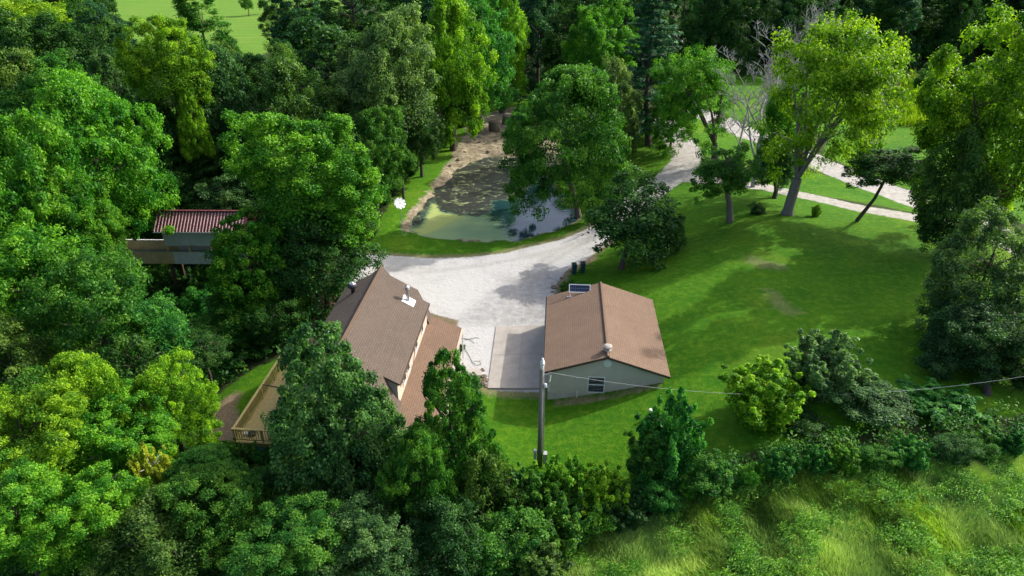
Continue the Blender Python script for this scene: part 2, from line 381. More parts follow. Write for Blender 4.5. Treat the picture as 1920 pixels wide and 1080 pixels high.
cover = g.m('MAXIMUM', g.m('MULTIPLY', wed('s_teal', 4.0, 1.2), .9), g.m('MAXIMUM', wed('s_yel', 1.6, .8), g.m('MULTIPLY', wed('s_weed', 3.0, .5), .92)))
mx = t.nodes.new('ShaderNodeMixShader'); g.link(cover, mx.inputs[0]); g.link(deep.outputs[0], mx.inputs[1]); g.link(alb.outputs[0], mx.inputs[2])
g.link(mx.outputs[0], out.inputs[0]); M['water'] = m

# ------------------------------------------------------------------ ground sheet
def axis(a, b, step, lo, hi, gr=1.07):
    c = list(np.arange(a, b + 1e-6, step)); s = step; x = a; L = []
    while x > lo: s *= gr; x -= s; L.append(x)
    s = step; x = c[-1]; Rr = []
    while x < hi: s *= gr; x += s; Rr.append(x)
    return np.array(L[::-1] + c + Rr)
xs = axis(-45, 50, .36, -1100, 1100); ys = axis(16, 105, .36, -500, 1700)
XX, YY = np.meshgrid(xs, ys); fx, fy = XX.ravel(), YY.ravel()
att = {
 's_lot': sdpoly(fx, fy, lot), 's_lawn': np.max([sdpoly(fx, fy, p) for p in lawns], 0),
 's_drive': np.maximum(sdline(fx, fy, drive_a, 4.0), np.maximum(sdline(fx, fy, drive_b, 2.5), sdline(fx, fy, road, 4.4))),
 's_mud': sdpoly(fx, fy, mud), 's_corn': sdpoly(fx, fy, corn), 's_hay': np.maximum(sdpoly(fx, fy, hay), sdpoly(fx, fy, hay2)),
 's_meadow': sdpoly(fx, fy, meadow), 's_dirt': np.max([sdpoly(fx, fy, p) for p in dirt_spots], 0),
 's_bare': np.maximum(sdpoly(fx, fy, bare), sdpoly(fx, fy, bare2)), 's_pond': sdpoly(fx, fy, pond)}
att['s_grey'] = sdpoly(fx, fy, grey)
tr_c = [np.asarray(p)[:2] for p in PG([(1100, 450), (1060, 468), (1010, 500), (975, 545), (968, 600)])]
tr_h = [np.asarray(p)[:2] for p in PG([(1090, 455), (1000, 480), (900, 498), (800, 510), (740, 500)])]
att['s_track'] = np.max([sdline(fx, fy, [p + np.array([o, o * .4]) for p in L_], .5) for L_ in (tr_c, tr_h) for o in (-.85, .85)], 0)
att['s_lotrim'] = att['s_lot'] + .7
att['s_mud'] = np.maximum(att['s_mud'], np.where(fx < -2, att['s_pond'] + .45, att['s_pond'] + .1))
zz = terrain(fx, fy)
zz = zz + np.where(att['s_mud'] > 0, (vnoise(fx, fy, 1.3, 5) - .5) * .35, 0) * sst(0, 1, att['s_mud']) * sst(-.3, .6, -att['s_pond'])
def mrel(x, y): return (vnoise(x, y, .9, 6) - .5) * .3 + (vnoise(x, y, 2.1, 16) - .5) * .4
zz = zz + mrel(fx, fy) * sst(0, 2, att['s_meadow'])
nx, ny = len(xs), len(ys)
idx = np.arange(nx * ny).reshape(ny, nx)
quads = np.stack([idx[:-1, :-1], idx[:-1, 1:], idx[1:, 1:], idx[1:, :-1]], -1).reshape(-1, 4)
cx = fx[quads].mean(1); cyy = fy[quads].mean(1)
A = {k: v[quads].mean(1) for k, v in att.items()}
sda = sdline(cx, cyy, drive_a, 4.0); sdb = sdline(cx, cyy, drive_b, 2.5); sdr = sdline(cx, cyy, road, 4.4)
cls = np.zeros(len(quads), int)
cls[A['s_lawn'] > 0] = 1; cls[A['s_meadow'] > 0] = 2; cls[A['s_hay'] > 0] = 3; cls[A['s_corn'] > 0] = 4
cls[A['s_mud'] > 0] = 5; cls[(sda > 0) | (sdb > 0)] = 6; cls[(sdr > 0)] = 7; cls[A['s_lot'] > 0] = 8
def fast_mesh(name, V, F, attrs=None):
    me = bpy.data.meshes.new(name); k = F.shape[1]
    me.vertices.add(len(V)); me.vertices.foreach_set('co', np.ascontiguousarray(V, np.float32).ravel())
    me.loops.add(F.size); me.loops.foreach_set('vertex_index', np.ascontiguousarray(F, np.int32).ravel())
    me.polygons.add(len(F)); me.polygons.foreach_set('loop_start', np.arange(0, F.size, k, dtype=np.int32))
    me.update(calc_edges=True)
    for an, av in (attrs or {}).items():
        a = me.attributes.new(an, 'FLOAT', 'POINT'); a.data.foreach_set('value', np.ascontiguousarray(av, np.float32))
    return me
Vall = np.stack([fx, fy, zz], 1)
for ci, nm in enumerate(['forest_floor', 'lawn', 'meadow_ground', 'hay_field', 'crop_field', 'pond_bank', 'driveway', 'road', 'gravel_lot']):
    q = quads[cls == ci]
    if not len(q): continue
    used, inv = np.unique(q, return_inverse=True)
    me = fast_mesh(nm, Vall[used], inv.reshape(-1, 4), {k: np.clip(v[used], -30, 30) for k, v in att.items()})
    me.polygons.foreach_set('use_smooth', np.ones(len(q), bool)); me.materials.append(M['ground'])
    o = bpy.data.objects.new('ground' if ci == 0 else nm, me); COL.objects.link(o); o['kind'] = 'structure'

# pond surface
xs2 = np.arange(min(p[0] for p in pond) - 1, max(p[0] for p in pond) + 1, .3); ys2 = np.arange(min(p[1] for p in pond) - 1, max(p[1] for p in pond) + 1, .3)
XX, YY = np.meshgrid(xs2, ys2); wx, wy = XX.ravel(), YY.ravel(); sp_ = sdpoly(wx, wy, pond)
ix = np.arange(len(wx)).reshape(len(ys2), len(xs2)); q = np.stack([ix[:-1, :-1], ix[:-1, 1:], ix[1:, 1:], ix[1:, :-1]], -1).reshape(-1, 4)
q = q[sp_[q].min(1) > -.7]; used, inv = np.unique(q, return_inverse=True)
WG = lambda pts: [G(u, v, WATER_Z) for u, v in pts]
weedp = WG([(776, 425), (770, 395), (815, 350), (850, 315), (890, 295), (1000, 290), (1020, 330), (960, 372), (925, 378), (915, 400), (900, 406), (850, 402), (822, 392), (812, 372), (795, 400), (785, 428)])
yelp = WG([(775, 440), (795, 415), (808, 382), (822, 378), (828, 398), (870, 402), (862, 412), (830, 428), (800, 440)])
tealp = WG([(770, 450), (770, 425), (860, 400), (905, 402), (935, 420), (960, 445), (980, 470), (800, 470)])
V = np.stack([wx, wy, np.full(wx.shape, WATER_Z)], 1)[used]
me = fast_mesh('pond_water', V, inv.reshape(-1, 4), {'s_weed': sdpoly(V[:, 0], V[:, 1], weedp), 's_yel': sdpoly(V[:, 0], V[:, 1], yelp), 's_teal': sdpoly(V[:, 0], V[:, 1], tealp)})
me.materials.append(M['water']); o = bpy.data.objects.new('pond_water', me); COL.objects.link(o); o['kind'] = 'structure'

# concrete pad by the garage
def drape(name, px, mt, up, th=.12):
    pts = [G(u, v) for u, v in px]; top = [(p[0], p[1], p[2] + up) for p in pts]
    b = MB(); b.prism([(p[0], p[1], p[2] - th) for p in top], (0, 0, th)); o = b.build(name, mt); o['kind'] = 'structure'; return o
a, b_, c, d = G(930, 613), G(1032, 611), G(1030, 729), G(914, 729)
for p in (a, b_, c, d): p[2] += .07
pad = MB()
a_, d_ = Vector(a), Vector(d); br_, cr_ = Vector(b_), Vector(c)
def lerp(p, q, t): return p + (q - p) * t
for i in range(2):
    for j in range(2):
        t0, t1 = i / 2 + .0015, (i + 1) / 2 - .0015; s0, s1 = j / 2 + .0015, (j + 1) / 2 - .0015
        f = lambda s, t_: lerp(lerp(a_, d_, t_), lerp(br_, cr_, t_), s)
        o = MB().prism([f(s0, t0), f(s1, t0), f(s1, t1), f(s0, t1)], (0, 0, -.3)).build('concrete_pad', M['concrete']); o['kind'] = 'structure'
o = MB().prism([tuple(Vector(G(u, v)) + Vector((0, 0, .06))) for u, v in [(862, 693), (904, 693), (902, 705), (860, 706)]], (0, 0, -.2)).build('walkway', M['concrete']); o['kind'] = 'structure'

# ------------------------------------------------------------------ house
ROT = R_(-3.9)
def roofuv(sx):       # u along the building axis, v down the slope
    return lambda co: (co.y, math.hypot(co.x, co.z * 1.0) if sx == 0 else co.x * sx)
H = thing('house', 'brown gambrel roofed house with long shed dormer beside the gravel lot', 'house', (-9.25, 42.75, 0), ROT)
L0 = -11.9
prof = [(-3.15, -1.0), (-3.15, 3.5), (-2.45, 5.55), (0, 6.95), (2.45, 5.55), (3.15, 3.5), (3.15, -1.0)]
MB().prism([(s, -.15, z) for s, z in prof], (0, L0 + .3, 0)).build('wall', M['cream'], H)
def plane(name, pts, mt, parent, t=.12, sx=1.15): return MB().slab(pts, t).build(name, mt, parent, uv=roofuv(sx))
plane('roof_slope', [(0, .65, 7.2), (0, L0, 7.2), (-2.6, L0, 5.72), (-2.6, 0, 5.72), (-.75, 0, 6.773)], M['shingle_h'], H)
plane('roof_slope', [(0, .65, 7.2), (0, L0, 7.2), (2.6, L0, 5.72), (2.6, 0, 5.72), (.75, 0, 6.773)], M['shingle_h'], H)
plane('dormer_roof', [(2.604, -.9, 5.718), (2.604, -10.5, 5.718), (3.55, -10.5, 5.18), (3.55, -.9, 5.18)], M['shingle_h'], H)
plane('lower_roof_slope', [(-2.6, 0, 5.70), (-2.6, L0, 5.70), (-3.55, L0, 3.5), (-3.55, 0, 3.5)], M['shingle_h'], H, sx=2.4)
plane('lower_roof_slope', [(2.6, 0, 5.70), (2.6, -1.1, 5.70), (3.5, -1.1, 3.62), (3.5, 0, 3.62)], M['shingle_h'], H, sx=2.4)
plane('lower_roof_slope', [(2.6, -10.3, 5.70), (2.6, L0, 5.70), (3.5, L0, 3.62), (3.5, -10.3, 3.62)], M['shingle_h'], H, sx=2.4)
MB().tube([(0, .6, 7.2), (0, L0, 7.2)], .10, 6).build('ridge_cap', M['shingle_p'], H)
# dormer walls, windows
dm = MB(); dm.box(3.2, 3.32, -10.35, -1.05, 3.3, 5.19); dw = dm.build('dormer_wall', M['cream'], H)
for yy in (-10.42, -1.0):
    MB().prism([(2.55, yy, 5.62), (3.34, yy, 5.2), (3.34, yy, 3.7)], (0, .08 if yy < -5 else -.08, 0)).build('dormer_cheek', M['greybox'], H)
for yy, ww in ((-2.6, .5), (-4.6, .7), (-7.2, .7), (-8.3, .7)):
    f = MB(); x = 3.325
    f.box(x, x + .04, yy - ww - .06, yy - ww, 4.0, 4.9).box(x, x + .04, yy, yy + .06, 4.0, 4.9).box(x, x + .04, yy - ww - .06, yy + .06, 4.9, 4.96).box(x, x + .04, yy - ww - .06, yy + .06, 3.94, 4.0)
    wn = f.build('window', M['white'], H); MB().box(x, x + .015, yy - ww, yy, 4.0, 4.9).build('pane', M['glass'], wn)
MB().box(3.55, 3.58, -10.5, -.9, 5.02, 5.2).build('fascia', M['trimdark'], H)
MB().tube([(3.36, -5.6, 4.7), (3.4, -5.9, 4.2), (3.4, -6.3, 3.8), (3.38, -6.7, 3.75)], .025, 6).build('cable', M['darkmetal'], H)
plane('porch_roof', [(3.3, .1, 3.62), (3.3, L0, 3.62), (5.6, L0, 2.62), (5.6, .1, 2.62)], M['shingle_p'], H, sx=1.1)
MB().box(5.6, 5.72, L0, .1, 2.47, 2.60).build('gutter', M['cream'], H)
MB().tube([(5.66, -.1, 2.45), (5.66, -.1, .1)], .05, 6).build('downspout', M['white'], H)
MB().box(3.15, 5.5, L0 + .2, -.1, -.3, .18).build('porch_floor', M['concrete'], H)
for yy in (-.3, -3.3, -6.3, -9.3, -12.3): MB().box(5.28, 5.42, yy - .07, yy + .07, .18, 2.56).build('porch_post', M['white'], H)
# chimney with flashing, vents
ch = MB().lathe([(.11, 0), (.11, .95), (.18, .96), (.18, 1.0), (.10, 1.02), (.10, 1.1), (.19, 1.12), (.19, 1.17), (.02, 1.26)], (2.3, -1.9, 5.8)).build('chimney_flue', M['metal'], H)
MB().slab([(1.95, -2.35, 6.11), (1.95, -1.45, 6.11), (2.75, -1.45, 5.655), (2.75, -2.35, 5.655)], .012).build('flashing', M['white'], ch)
for o in (ch,): pass
for (s, yy) in ((-1.45, -1.9), (-1.0, -8.6)):
    z = 7.2 - abs(s) * .569
    v_ = MB().lathe([(.14, -.1), (.14, .28), (.22, .34), (.30, .42), (.32, .55), (.26, .68), (.12, .76), (.02, .78)], (s, yy, z)).build('roof_vent', M['darkmetal' if s < -1.2 else 'metal'], H, smooth=True)
    MB().lathe([(.2, .76), (.24, .70), (.02, .82)], (s, yy, z)).build('vent_cap', M['metal'], v_)
MB().box(-3.2, -3.16, -9, -7.8, 1.2, 2.4).build('window', M['white'], H)

# ------------------------------------------------------------------ garage
GA = thing('garage', 'low detached garage with tan shingle roof and grey green siding', 'garage', (6.17, 36.75, 0), ROT)
GL = 9.9; ZR, ZE, SW = 4.08, 2.72, 4.1
prof = [(-3.75, -1.0), (-3.75, 2.70), (0, 3.94), (3.75, 2.70), (3.75, -1.0)]
MB().prism([(s, .04, z) for s, z in prof], (0, GL - .2, 0)).build('wall', M['siding'], GA)
plane('roof_slope', [(0, -.22, ZR), (0, GL + .2, ZR), (-SW, GL + .2, ZE), (-SW, -.22, ZE)], M['shingle_g'], GA, t=.1, sx=1.05)
plane('roof_slope', [(0, -.22, ZR), (0, GL + .2, ZR), (SW, GL + .2, ZE), (SW, -.22, ZE)], M['shingle_g'], GA, t=.1, sx=1.05)
MB().tube([(0, -.22, ZR - .02), (0, GL + .2, ZR - .02)], .12, 6).build('ridge_cap', M['shingle_g'], GA)
for sg in (-1, 1):
    MB().slab([(sg * .02, -.25, ZR - .01), (sg * .02, -.222, ZR - .01), (sg * SW, -.222, ZE - .01), (sg * SW, -.25, ZE - .01)], .15).build('fascia', M['trimdark'], GA)
MB().box(-4.2, -4.105, -.22, GL + .2, 2.54, 2.68).build('gutter', M['darkmetal'], GA)
MB().box(-3.80, 3.80, -.012, .036, -1.0, .95).build('foundation', M['foundation'], GA)
MB().box(-3.80, -3.752, .04, GL - .3, -1, .5).build('foundation', M['foundation'], GA)
z = .955; ph = .125
while z < 3.9:                                     # lap siding, one board per course, cut to the gable
    z1 = min(z + ph, 3.92)
    h0 = min(3.75, (3.94 - z) / .3307); h1 = min(3.75, max(.02, (3.94 - z1) / .3307))
    V = [(-h0, -.034, z), (h0, -.034, z), (h1, .012, z1), (-h1, .012, z1), (-h0, .037, z), (h0, .037, z), (h1, .037, z1), (-h1, .037, z1)]
    MB().add(V, [(0, 1, 2, 3), (7, 6, 5, 4), (0, 4, 5, 1), (3, 2, 6, 7), (1, 5, 6, 2), (0, 3, 7, 4)]).build('siding_board', M['siding'], GA); z = z1
MB().box(-3.79, -3.70, -.03, .037, .955, 2.62).build('corner_trim', M['white'], GA)
xw0, xw1, zw0, zw1 = -1.12, -.12, 1.15, 2.3
f = MB()
f.box(xw0 - .07, xw0, -.06, .03, zw0 - .07, zw1 + .07).box(xw1, xw1 + .07, -.06, .03, zw0 - .07, zw1 + .07)
f.box(xw0, xw1, -.058, .03, zw1, zw1 + .068).box(xw0, xw1, -.058, .03, zw0 - .068, zw0).box(xw0, xw1, -.05, .03, (zw0 + zw1) / 2 - .04, (zw0 + zw1) / 2 + .04)
wn = f.build('window', M['white'], GA)
for k in range(2):
    z0_ = zw0 if k == 0 else (zw0 + zw1) / 2 + .04
    MB().box(xw0, xw1, -.03, -.02, z0_, z0_ + (zw1 - zw0) / 2 - .04).build('pane', M['glass'], wn)
MB().tube([(0.02, -.05, 3.45), (0.02, .03, 3.45)], .27, 16).build('gable_vent', M['white'], GA)
MB().tube([(-1.85, -.10, .2), (-1.85, -.10, 1.2)], .035, 8).build('wall_pipe', M['white'], GA)
vv = MB().lathe([(.16, 0), (.16, .2), (.28, .24), (.3, .34), (.18, .42), (.02, .44)], (0, .55, ZR)).build('roof_vent', M['concrete'], GA)
MB().lathe([(.3, 0), (.3, .03)], (0, .55, ZR + .08)).build('flashing', M['concrete'], vv)
for k in range(2):
    d0 = MB().box(-3.83, -3.757, 1.0 + k * 4.4, 4.4 + k * 4.4, .2, 2.4).build('garage_door', M['white'], GA)
# solar panel on its rack: fixed to the roof
sp = P(1087, 541, 46.2)
S = thing('solar_panel', 'small framed solar panel on a rack at the back of the garage roof', 'solar panel', (sp[0], sp[1], sp[2]), ROT)
S['category'] = 'solar panel'
til = Matrix.Rotation(R_(50), 3, 'X')
def tb(b, mtx): b.V = [tuple(mtx @ Vector(v)) for v in b.V]; return b
tb(MB().box(-.76, .76, -.27, .27, -.015, .012), til).build('panel', M['solar'], S)
fr = MB().box(-.82, -.76, -.33, .33, -.03, .03).box(.76, .82, -.33, .33, -.03, .03).box(-.76, .76, .27, .33, -.03, .03).box(-.76, .76, -.33, -.27, -.03, .03)
tb(fr, til).build('frame', M['white'], S)
rz = lambda lx: ZE + (ZR - ZE) * (1 - abs(sp[0] + lx - 6.8) / SW) - sp[2]
for lx in (-.72, .72):
    MB().tube([(lx, -.2, -.24), (lx, -.3, rz(lx) - .02)], .03, 6).build('leg', M['white'], S)
    MB().tube([(lx, .15, .15), (lx, .25, rz(lx) - .02)], .025, 6).build('leg', M['white'], S)
MB().box(-.95, -.55, -.36, -.28, rz(-.75) - .03, rz(-.75) + .05).build('foot', M['white'], S)
MB().box(.35, .78, -.3, -.12, -.50, -.32).build('battery_box', M['greybox'], S)

# ------------------------------------------------------------------ deck on the house's left side
DK = thing('deck', 'new yellow pine deck with railing on the left of the house', 'deck', (-17.0, 32.7, 0), ROT)
dz = .42; DW, DL = 4.35, 8.6
nb = int(DL / .145)
for i in range(nb):
    o = MB().box(.02, DW, .02 + i * .145, .02 + i * .145 + .135, dz - .035, dz).build('deck_board', M['deckwood'], DK)
MB().box(-.02, DW, -.045, .0, dz - .32, dz + .0).build('rim_board', M['deckwood'], DK)
MB().box(-.04, -.0, -.045, DL, dz - .32, dz).build('rim_board', M['deckwood'], DK)
MB().box(-.10, DW, -.16, -.02, dz + .005, dz + .04).build('toe_rail', M['deckwood'], DK)
MB().box(-.09, .07, -.09, DL, dz + .95, dz + .99).build('top_rail', M['deckwood'], DK)
MB().box(-.09, DW, -.11, .07, dz + .992, dz + 1.03).build('top_rail', M['deckwood'], DK)
MB().box(-.02, .02, .05, DL, dz + .12, dz + .2).build('bottom_rail', M['deckwood'], DK)
MB().box(.05, DW, -.02, .02, dz + .12, dz + .2).build('bottom_rail', M['deckwood'], DK)
for (x, y) in [(0, 0), (0, 2.1), (0, 4.3), (0, 6.4), (0, 8.5), (1.75, 0), (3.4, 0), (4.3, 0)]:
    MB().box(x - .045, x + .045, y - .045, y + .045, -2.4, dz + .95).build('post', M['deckwood'], DK)
bal = MB().box(-.02, .02, -.02, .02, 0, .75).build('baluster', M['deckwood'], DK); bal.location = (0, .2, dz + .2)
def cp(o, loc, parent=None):
    c = o.copy(); COL.objects.link(c); c.parent = parent or o.parent; c.location = loc; return c
for i in range(1, 56):
    y = .2 + i * .15
    if y < DL - .1: cp(bal, (0, y, dz + .2))
for i in range(1, 34):
    if i * .15 < DW: cp(bal, (i * .15, 0, dz + .2))
q = G(484, 848)
tb_ = thing('tarp_bundle', 'crumpled blue plastic bundle on the grass below the deck corner', 'tarp', q)
bm = MB(); bm.lathe([(.1, 0), (.42, .05), (.5, .18), (.35, .32), (.2, .4), (.05, .44)], k=9)
bm.V = [(x * (1 + .3 * math.sin(7 * z + 3 * x)), y * .6 + .1 * math.sin(9 * x), z) for x, y, z in bm.V]; bm.build('plastic_sheet', M['tarp'], tb_)
tb_.rotation_euler = (0, 0, .5)
q = Vector((-17, 32.7, 0)) + Matrix.Rotation(ROT, 3, 'Z') @ Vector((.75, .7, dz))
ty = thing('toy_heap', 'small dark and white heap on the deck inside the railing corner', 'toy', q)
MB().lathe([(.25, 0), (.28, .15), (.12, .22)], k=8).build('dark_bundle', M['darkmetal'], ty)
MB().box(-.5, -.25, -.2, .05, 0, .18).build('white_tub', M['white'], ty)

# ------------------------------------------------------------------ covered bridge
BR = thing('covered_bridge', 'covered footbridge with red metal roof and grey board walls over the wooded ravine', 'bridge', (-33.2, 59.6, 0), R_(-1.0))
xl, xr = 0.0, 7.8
for i in range(int((xr - xl) / .3)):
    x = xl + i * .3
    MB().box(x + .006, x + .294, -.02, .03, 1.42, 3.12).build('wall_board', M['bridgewall'], BR)
for i in range(int((xr - xl) / .6)):
    x = xl + i * .6; MB().box(x + .006, x + .594, 2.17, 2.22, -.4, 3.12).build('back_wall_board', M['bridgewall'], BR)
for i in range(-22, int((xr - xl) / .3)):
    x = xl + i * .3; j = (abs(i) * 7 % 3) * .006
    MB().box(x + .005, x + .295, -.06 - j, -.02, -.5, .78).build('rail_board', M['mossboard' if i < 2 else 'bridgewall'], BR)
for i in range(-22, 0):
    x = xl + i * .3; MB().box(x + .005, x + .295, 2.17, 2.21, -.1, .98).build('back_rail_board', M['mossboard'], BR)
MB().box(-6.6, 7.8, -.09, .04, .785, .84).build('rail_cap', M['greywood'], BR)
MB().box(-6.6, 0, 2.12, 2.26, .985, 1.04).build('rail_cap', M['white'], BR)
for i in range(48): MB().box(-6.6 + i * .3, -6.32 + i * .3, .05, 2.16, -.1, -.04).build('deck_plank', M['greywood'], BR)
MB().box(-6.6, 7.8, .1, .35, -.45, -.11).build('girder', M['greywood'], BR); MB().box(-6.6, 7.8, 1.8, 2.05, -.45, -.11).build('girder', M['greywood'], BR)
for i in range(4): MB().box(.05 + i * 2.1, .17 + i * 2.1, -.015, .10, .84, 1.42).build('post', M['deckwood'], BR)
for x in (-6, 0, 7.6):
    for y in (.2, 1.95): MB().box(x - .12, x + .12, y - .12, y + .12, -7, -.45).build('support_post', M['trimdark'], BR)
MB().prism([(-.02, .03, 3.05), (-.02, 2.17, 3.05), (-.02, 1.1, 4.3)], (.05, 0, 0)).build('gable_panel', M['bridgewall'], BR)
MB().slab([(-.55, -.45, 3.02), (8.15, -.45, 3.02), (8.15, 1.12, 4.5), (-.55, 1.12, 4.5)], .05).build('roof_slope', M['redmetal'], BR)
MB().slab([(-.55, 2.65, 3.02), (8.15, 2.65, 3.02), (8.15, 1.12, 4.5), (-.55, 1.12, 4.5)], .05).build('roof_slope', M['redmetal'], BR)
rib = MB().add([(0, -.47, 3.02), (.045, -.47, 3.075), (.10, -.47, 3.075), (.145, -.47, 3.02), (0, 1.12, 4.51), (.045, 1.12, 4.565), (.10, 1.12, 4.565), (.145, 1.12, 4.51)],
               [(0, 1, 5, 4), (1, 2, 6, 5), (2, 3, 7, 6), (0, 3, 2, 1), (4, 5, 6, 7)]).build('roof_rib', M['ribpale'], BR)
rib.location = (-.54, 0, .003)
for i in range(1, 28): cp(rib, (-.54 + i * .305, 0, .003))
MB().box(-.58, 8.17, .98, 1.26, 4.54, 4.60).build('ridge_cap', M['redmetal'], BR)
MB().box(-.57, 8.17, -.49, -.462, 2.93, 3.03).build('fascia', M['white'], BR)

# ------------------------------------------------------------------ utility pole, wires
pb = P(1012, 862, 30.9); gz = float(terrain(pb[0], 30.9))
PO = thing('utility_pole', 'tall weathered wooden service pole between pad and shrubs, insulator on top', 'utility pole', (pb[0], 30.9, gz), 0)
ht = 7.0 - gz
MB().tube([(0, 0, -.5), (0, 0, 2), (0.01, 0, ht)], [.17, .155, .13], 12).build('pole', M['polewood'], PO, smooth=True)
MB().tube([(.21, -.05, .1), (.19, -.05, 3), (.17, -.05, ht - 1)], .025, 6).build('conduit', M['metal'], PO)
MB().box(-.36, -.20, -.22, .05, .35, 1.0).build('meter_box', M['greybox'], PO)
MB().box(.20, .42, -.25, .08, .25, .95).build('meter_box', M['greybox'], PO)
MB().lathe([(.11, 0), (.13, .1), (.09, .16), (.09, .2)], (-.28, -.12, 1.0)).build('meter_cap', M['metal'], PO)
ins = MB().lathe([(.05, 0), (.09, .06), (.09, .22), (.06, .28), (.12, .3), (.13, .46), (.08, .5), (.12, .56), (.05, .66), (.08, .7), (.02, .78)], (.02, 0, ht)).build('insulator', M['white'], PO)
MB().tube([(.0, 0, ht - .35), (.42, -.05, ht - .25)], .04, 6).build('bracket', M['metal'], PO)
MB().lathe([(.04, 0), (.1, .05), (.1, .2), (.04, .26)], (.2, -.12, ht - 1.1)).build('weatherhead', M['white'], PO)
MB().tube([(.32, -.06, ht - .3), (.4, -.1, ht - .8), (.25, -.1, ht - 1.1), (.2, -.1, ht - 1.3)], .02, 5).build('drip_loop', M['darkmetal'], PO)
def wireobj(name, label, pts, r, mt=None):
    b = MB().tube(pts, r, 5); return tag(b.build(name, mt or M['wire']), label, 'wire')
px_ = pb[0] + .35
wireobj('power_line', 'pale power cable sagging from the pole top to the right edge', [(x, 30.9 + .03 * (x - px_), 4.95 + .0079 * (x - 17.5) ** 2) for x in np.linspace(px_, 36.5, 40)], .008)
wireobj('service_wire', 'thin wire running from the pole bracket to the garage gable', [tuple(Vector((px_, 30.9, 6.75)).lerp(Vector((2.55, 36.7, 2.62)), t_) - Vector((0, 0, .6 * 4 * t_ * (1 - t_)))) for t_ in np.linspace(0, 1, 12)], .012)

# ------------------------------------------------------------------ small things
def bale(u, v, r, h, label, lean=(0, 0, 0)):
    q = G(u, v); b = MB().lathe([(r * .9, 0), (r, .08), (r, h - .1), (r * .9, h), (.02, h + .01)], k=28)
    rr = random.Random(u)
    b.V = [(x * (1 + rr.uniform(-.03, .03)), y * (1 + rr.uniform(-.03, .03)), z) for x, y, z in b.V]
    o = tag(b.build('hay_bale', M['hayb'], smooth=True), label, 'hay bale', 'hay bales beyond the pond'); o.location = q; o.rotation_euler = lean
bale(927, 246, .92, 1.6, 'nearer weathered round hay bale standing on the bank beyond the pond')
bale(952, 232, 1.0, 1.5, 'farther dark round hay bale leaning beside the other bale', (.12, .16, 0))
# white windmill wheel on pole
q = G(754, 437)
WM = thing('pond_windmill', 'white bladed windmill wheel on thin pole at the pond edge', 'windmill', q, .6)
WM.scale = (.95, .95, 1.0)
hp = P(750, 383, q[1])[2] - q[2]
MB().tube([(0, 0, -.2), (0, 0, hp)], .035, 6).build('pole', M['greybox'], WM)
MB().tube([(0, -.12, hp), (0, .25, hp)], .10, 10).build('hub', M['white'], WM)
for k in range(9):
    a = 2 * math.pi * k / 9 + .3; c_, s_ = math.cos(a), math.sin(a)
    f = lambda r_, w_, d_: (r_ * c_ - w_ * s_, (r_ * s_ + w_ * c_) * .62 + d_ * .6, hp + (r_ * s_ + w_ * c_) * .72 - d_ * .6 + r_ * .12)
    pts = [f(.10, -.04, -.1), f(.10, .04, -.1), f(.4, .17, -.07), f(.66, .15, -.04), f(.66, -.13, -.12), f(.4, -.16, -.11)]
    MB().prism(pts, (0, -.012, 0)).build('blade', M['white'], WM)
MB().prism([(0, .25, hp - .05), (0, .75, hp - .25), (0, .75, hp + .25), (0, .25, hp + .05)], (.02, 0, 0)).build('tail_vane', M['white'], WM)
for k, (u, v) in enumerate([(1076, 513), (1092, 511)]):
    q = G(u, v); o = thing('waste_bin', ['dark teal wheeled bin, left of the pair on the lawn edge', 'blue green wheeled bin, right of the pair on the lawn edge'][k], 'bin', q, .1, 'bins behind the garage')
    MB().add([(-.16, -.2, 0), (.16, -.2, 0), (.16, .2, 0), (-.16, .2, 0), (-.2, -.28, .95), (.2, -.28, .95), (.2, .28, .95), (-.2, .28, .95)],
             [(3, 2, 1, 0), (4, 5, 6, 7), (0, 1, 5, 4), (1, 2, 6, 5), (2, 3, 7, 6), (3, 0, 4, 7)]).build('body', M['bin'], o)
    MB().box(-.22, .22, -.31, .31, .955, 1.02).build('lid', M['bin'], o)
    for sx in (-.22, .22): MB().tube([(sx - .03, .25, .1), (sx + .03, .25, .1)], .1, 10).build('wheel', M['darkmetal'], o)
def stake(u, v, h, r, name, label, cat):
    q = G(u, v); o = tag(MB().lathe([(r, -.2), (r, h - .03), (r * 1.15, h - .03), (r * 1.15, h), (.01, h + .02)], k=10).build(name, M['white']), label, cat); o.location = q
stake(1219, 781, .55, .10, 'vent_pipe', 'short white capped pipe standing in the front lawn', 'pipe')
stake(578, 640, .75, .06, 'marker_post', 'thin white post left of the house above the treetop', 'post')
rr = random.Random(3)
def rocks(spots, label, group):
    for k, (u, v, s) in enumerate(spots):
        q = G(u, v); b = MB().lathe([(.25, 0), (.5, .12), (.48, .35), (.25, .5), (.02, .54)], k=7)
        b.V = [(x * rr.uniform(.8, 1.2), y * rr.uniform(.8, 1.2), z * rr.uniform(.85, 1.1)) for x, y, z in b.V]
        o = tag(b.build('rock', M['stone']), label, 'rock', group); o.location = q - np.array([0, 0, .05]); o.scale = (s, s * .8, s * .8); o.rotation_euler = (0, 0, rr.uniform(0, 6))
rocks([(1040, 540, .7), (1044, 552, .6), (1037, 548, .4), (1049, 536, .5), (1053, 522, .45)], 'brown rock at the gravel edge behind the garage', 'rocks at the gravel edge')
rocks([(908, 706, .5), (911, 714, .55), (906, 720, .5), (912, 724, .4), (905, 694, .4)], 'small brown rock edging the bed beside the concrete pad', 'rocks edging the planting bed')
rocks([(358, 522, 1.5), (330, 528, 1.2)], 'tan boulder in the ravine below the bridge', 'boulders below the bridge')
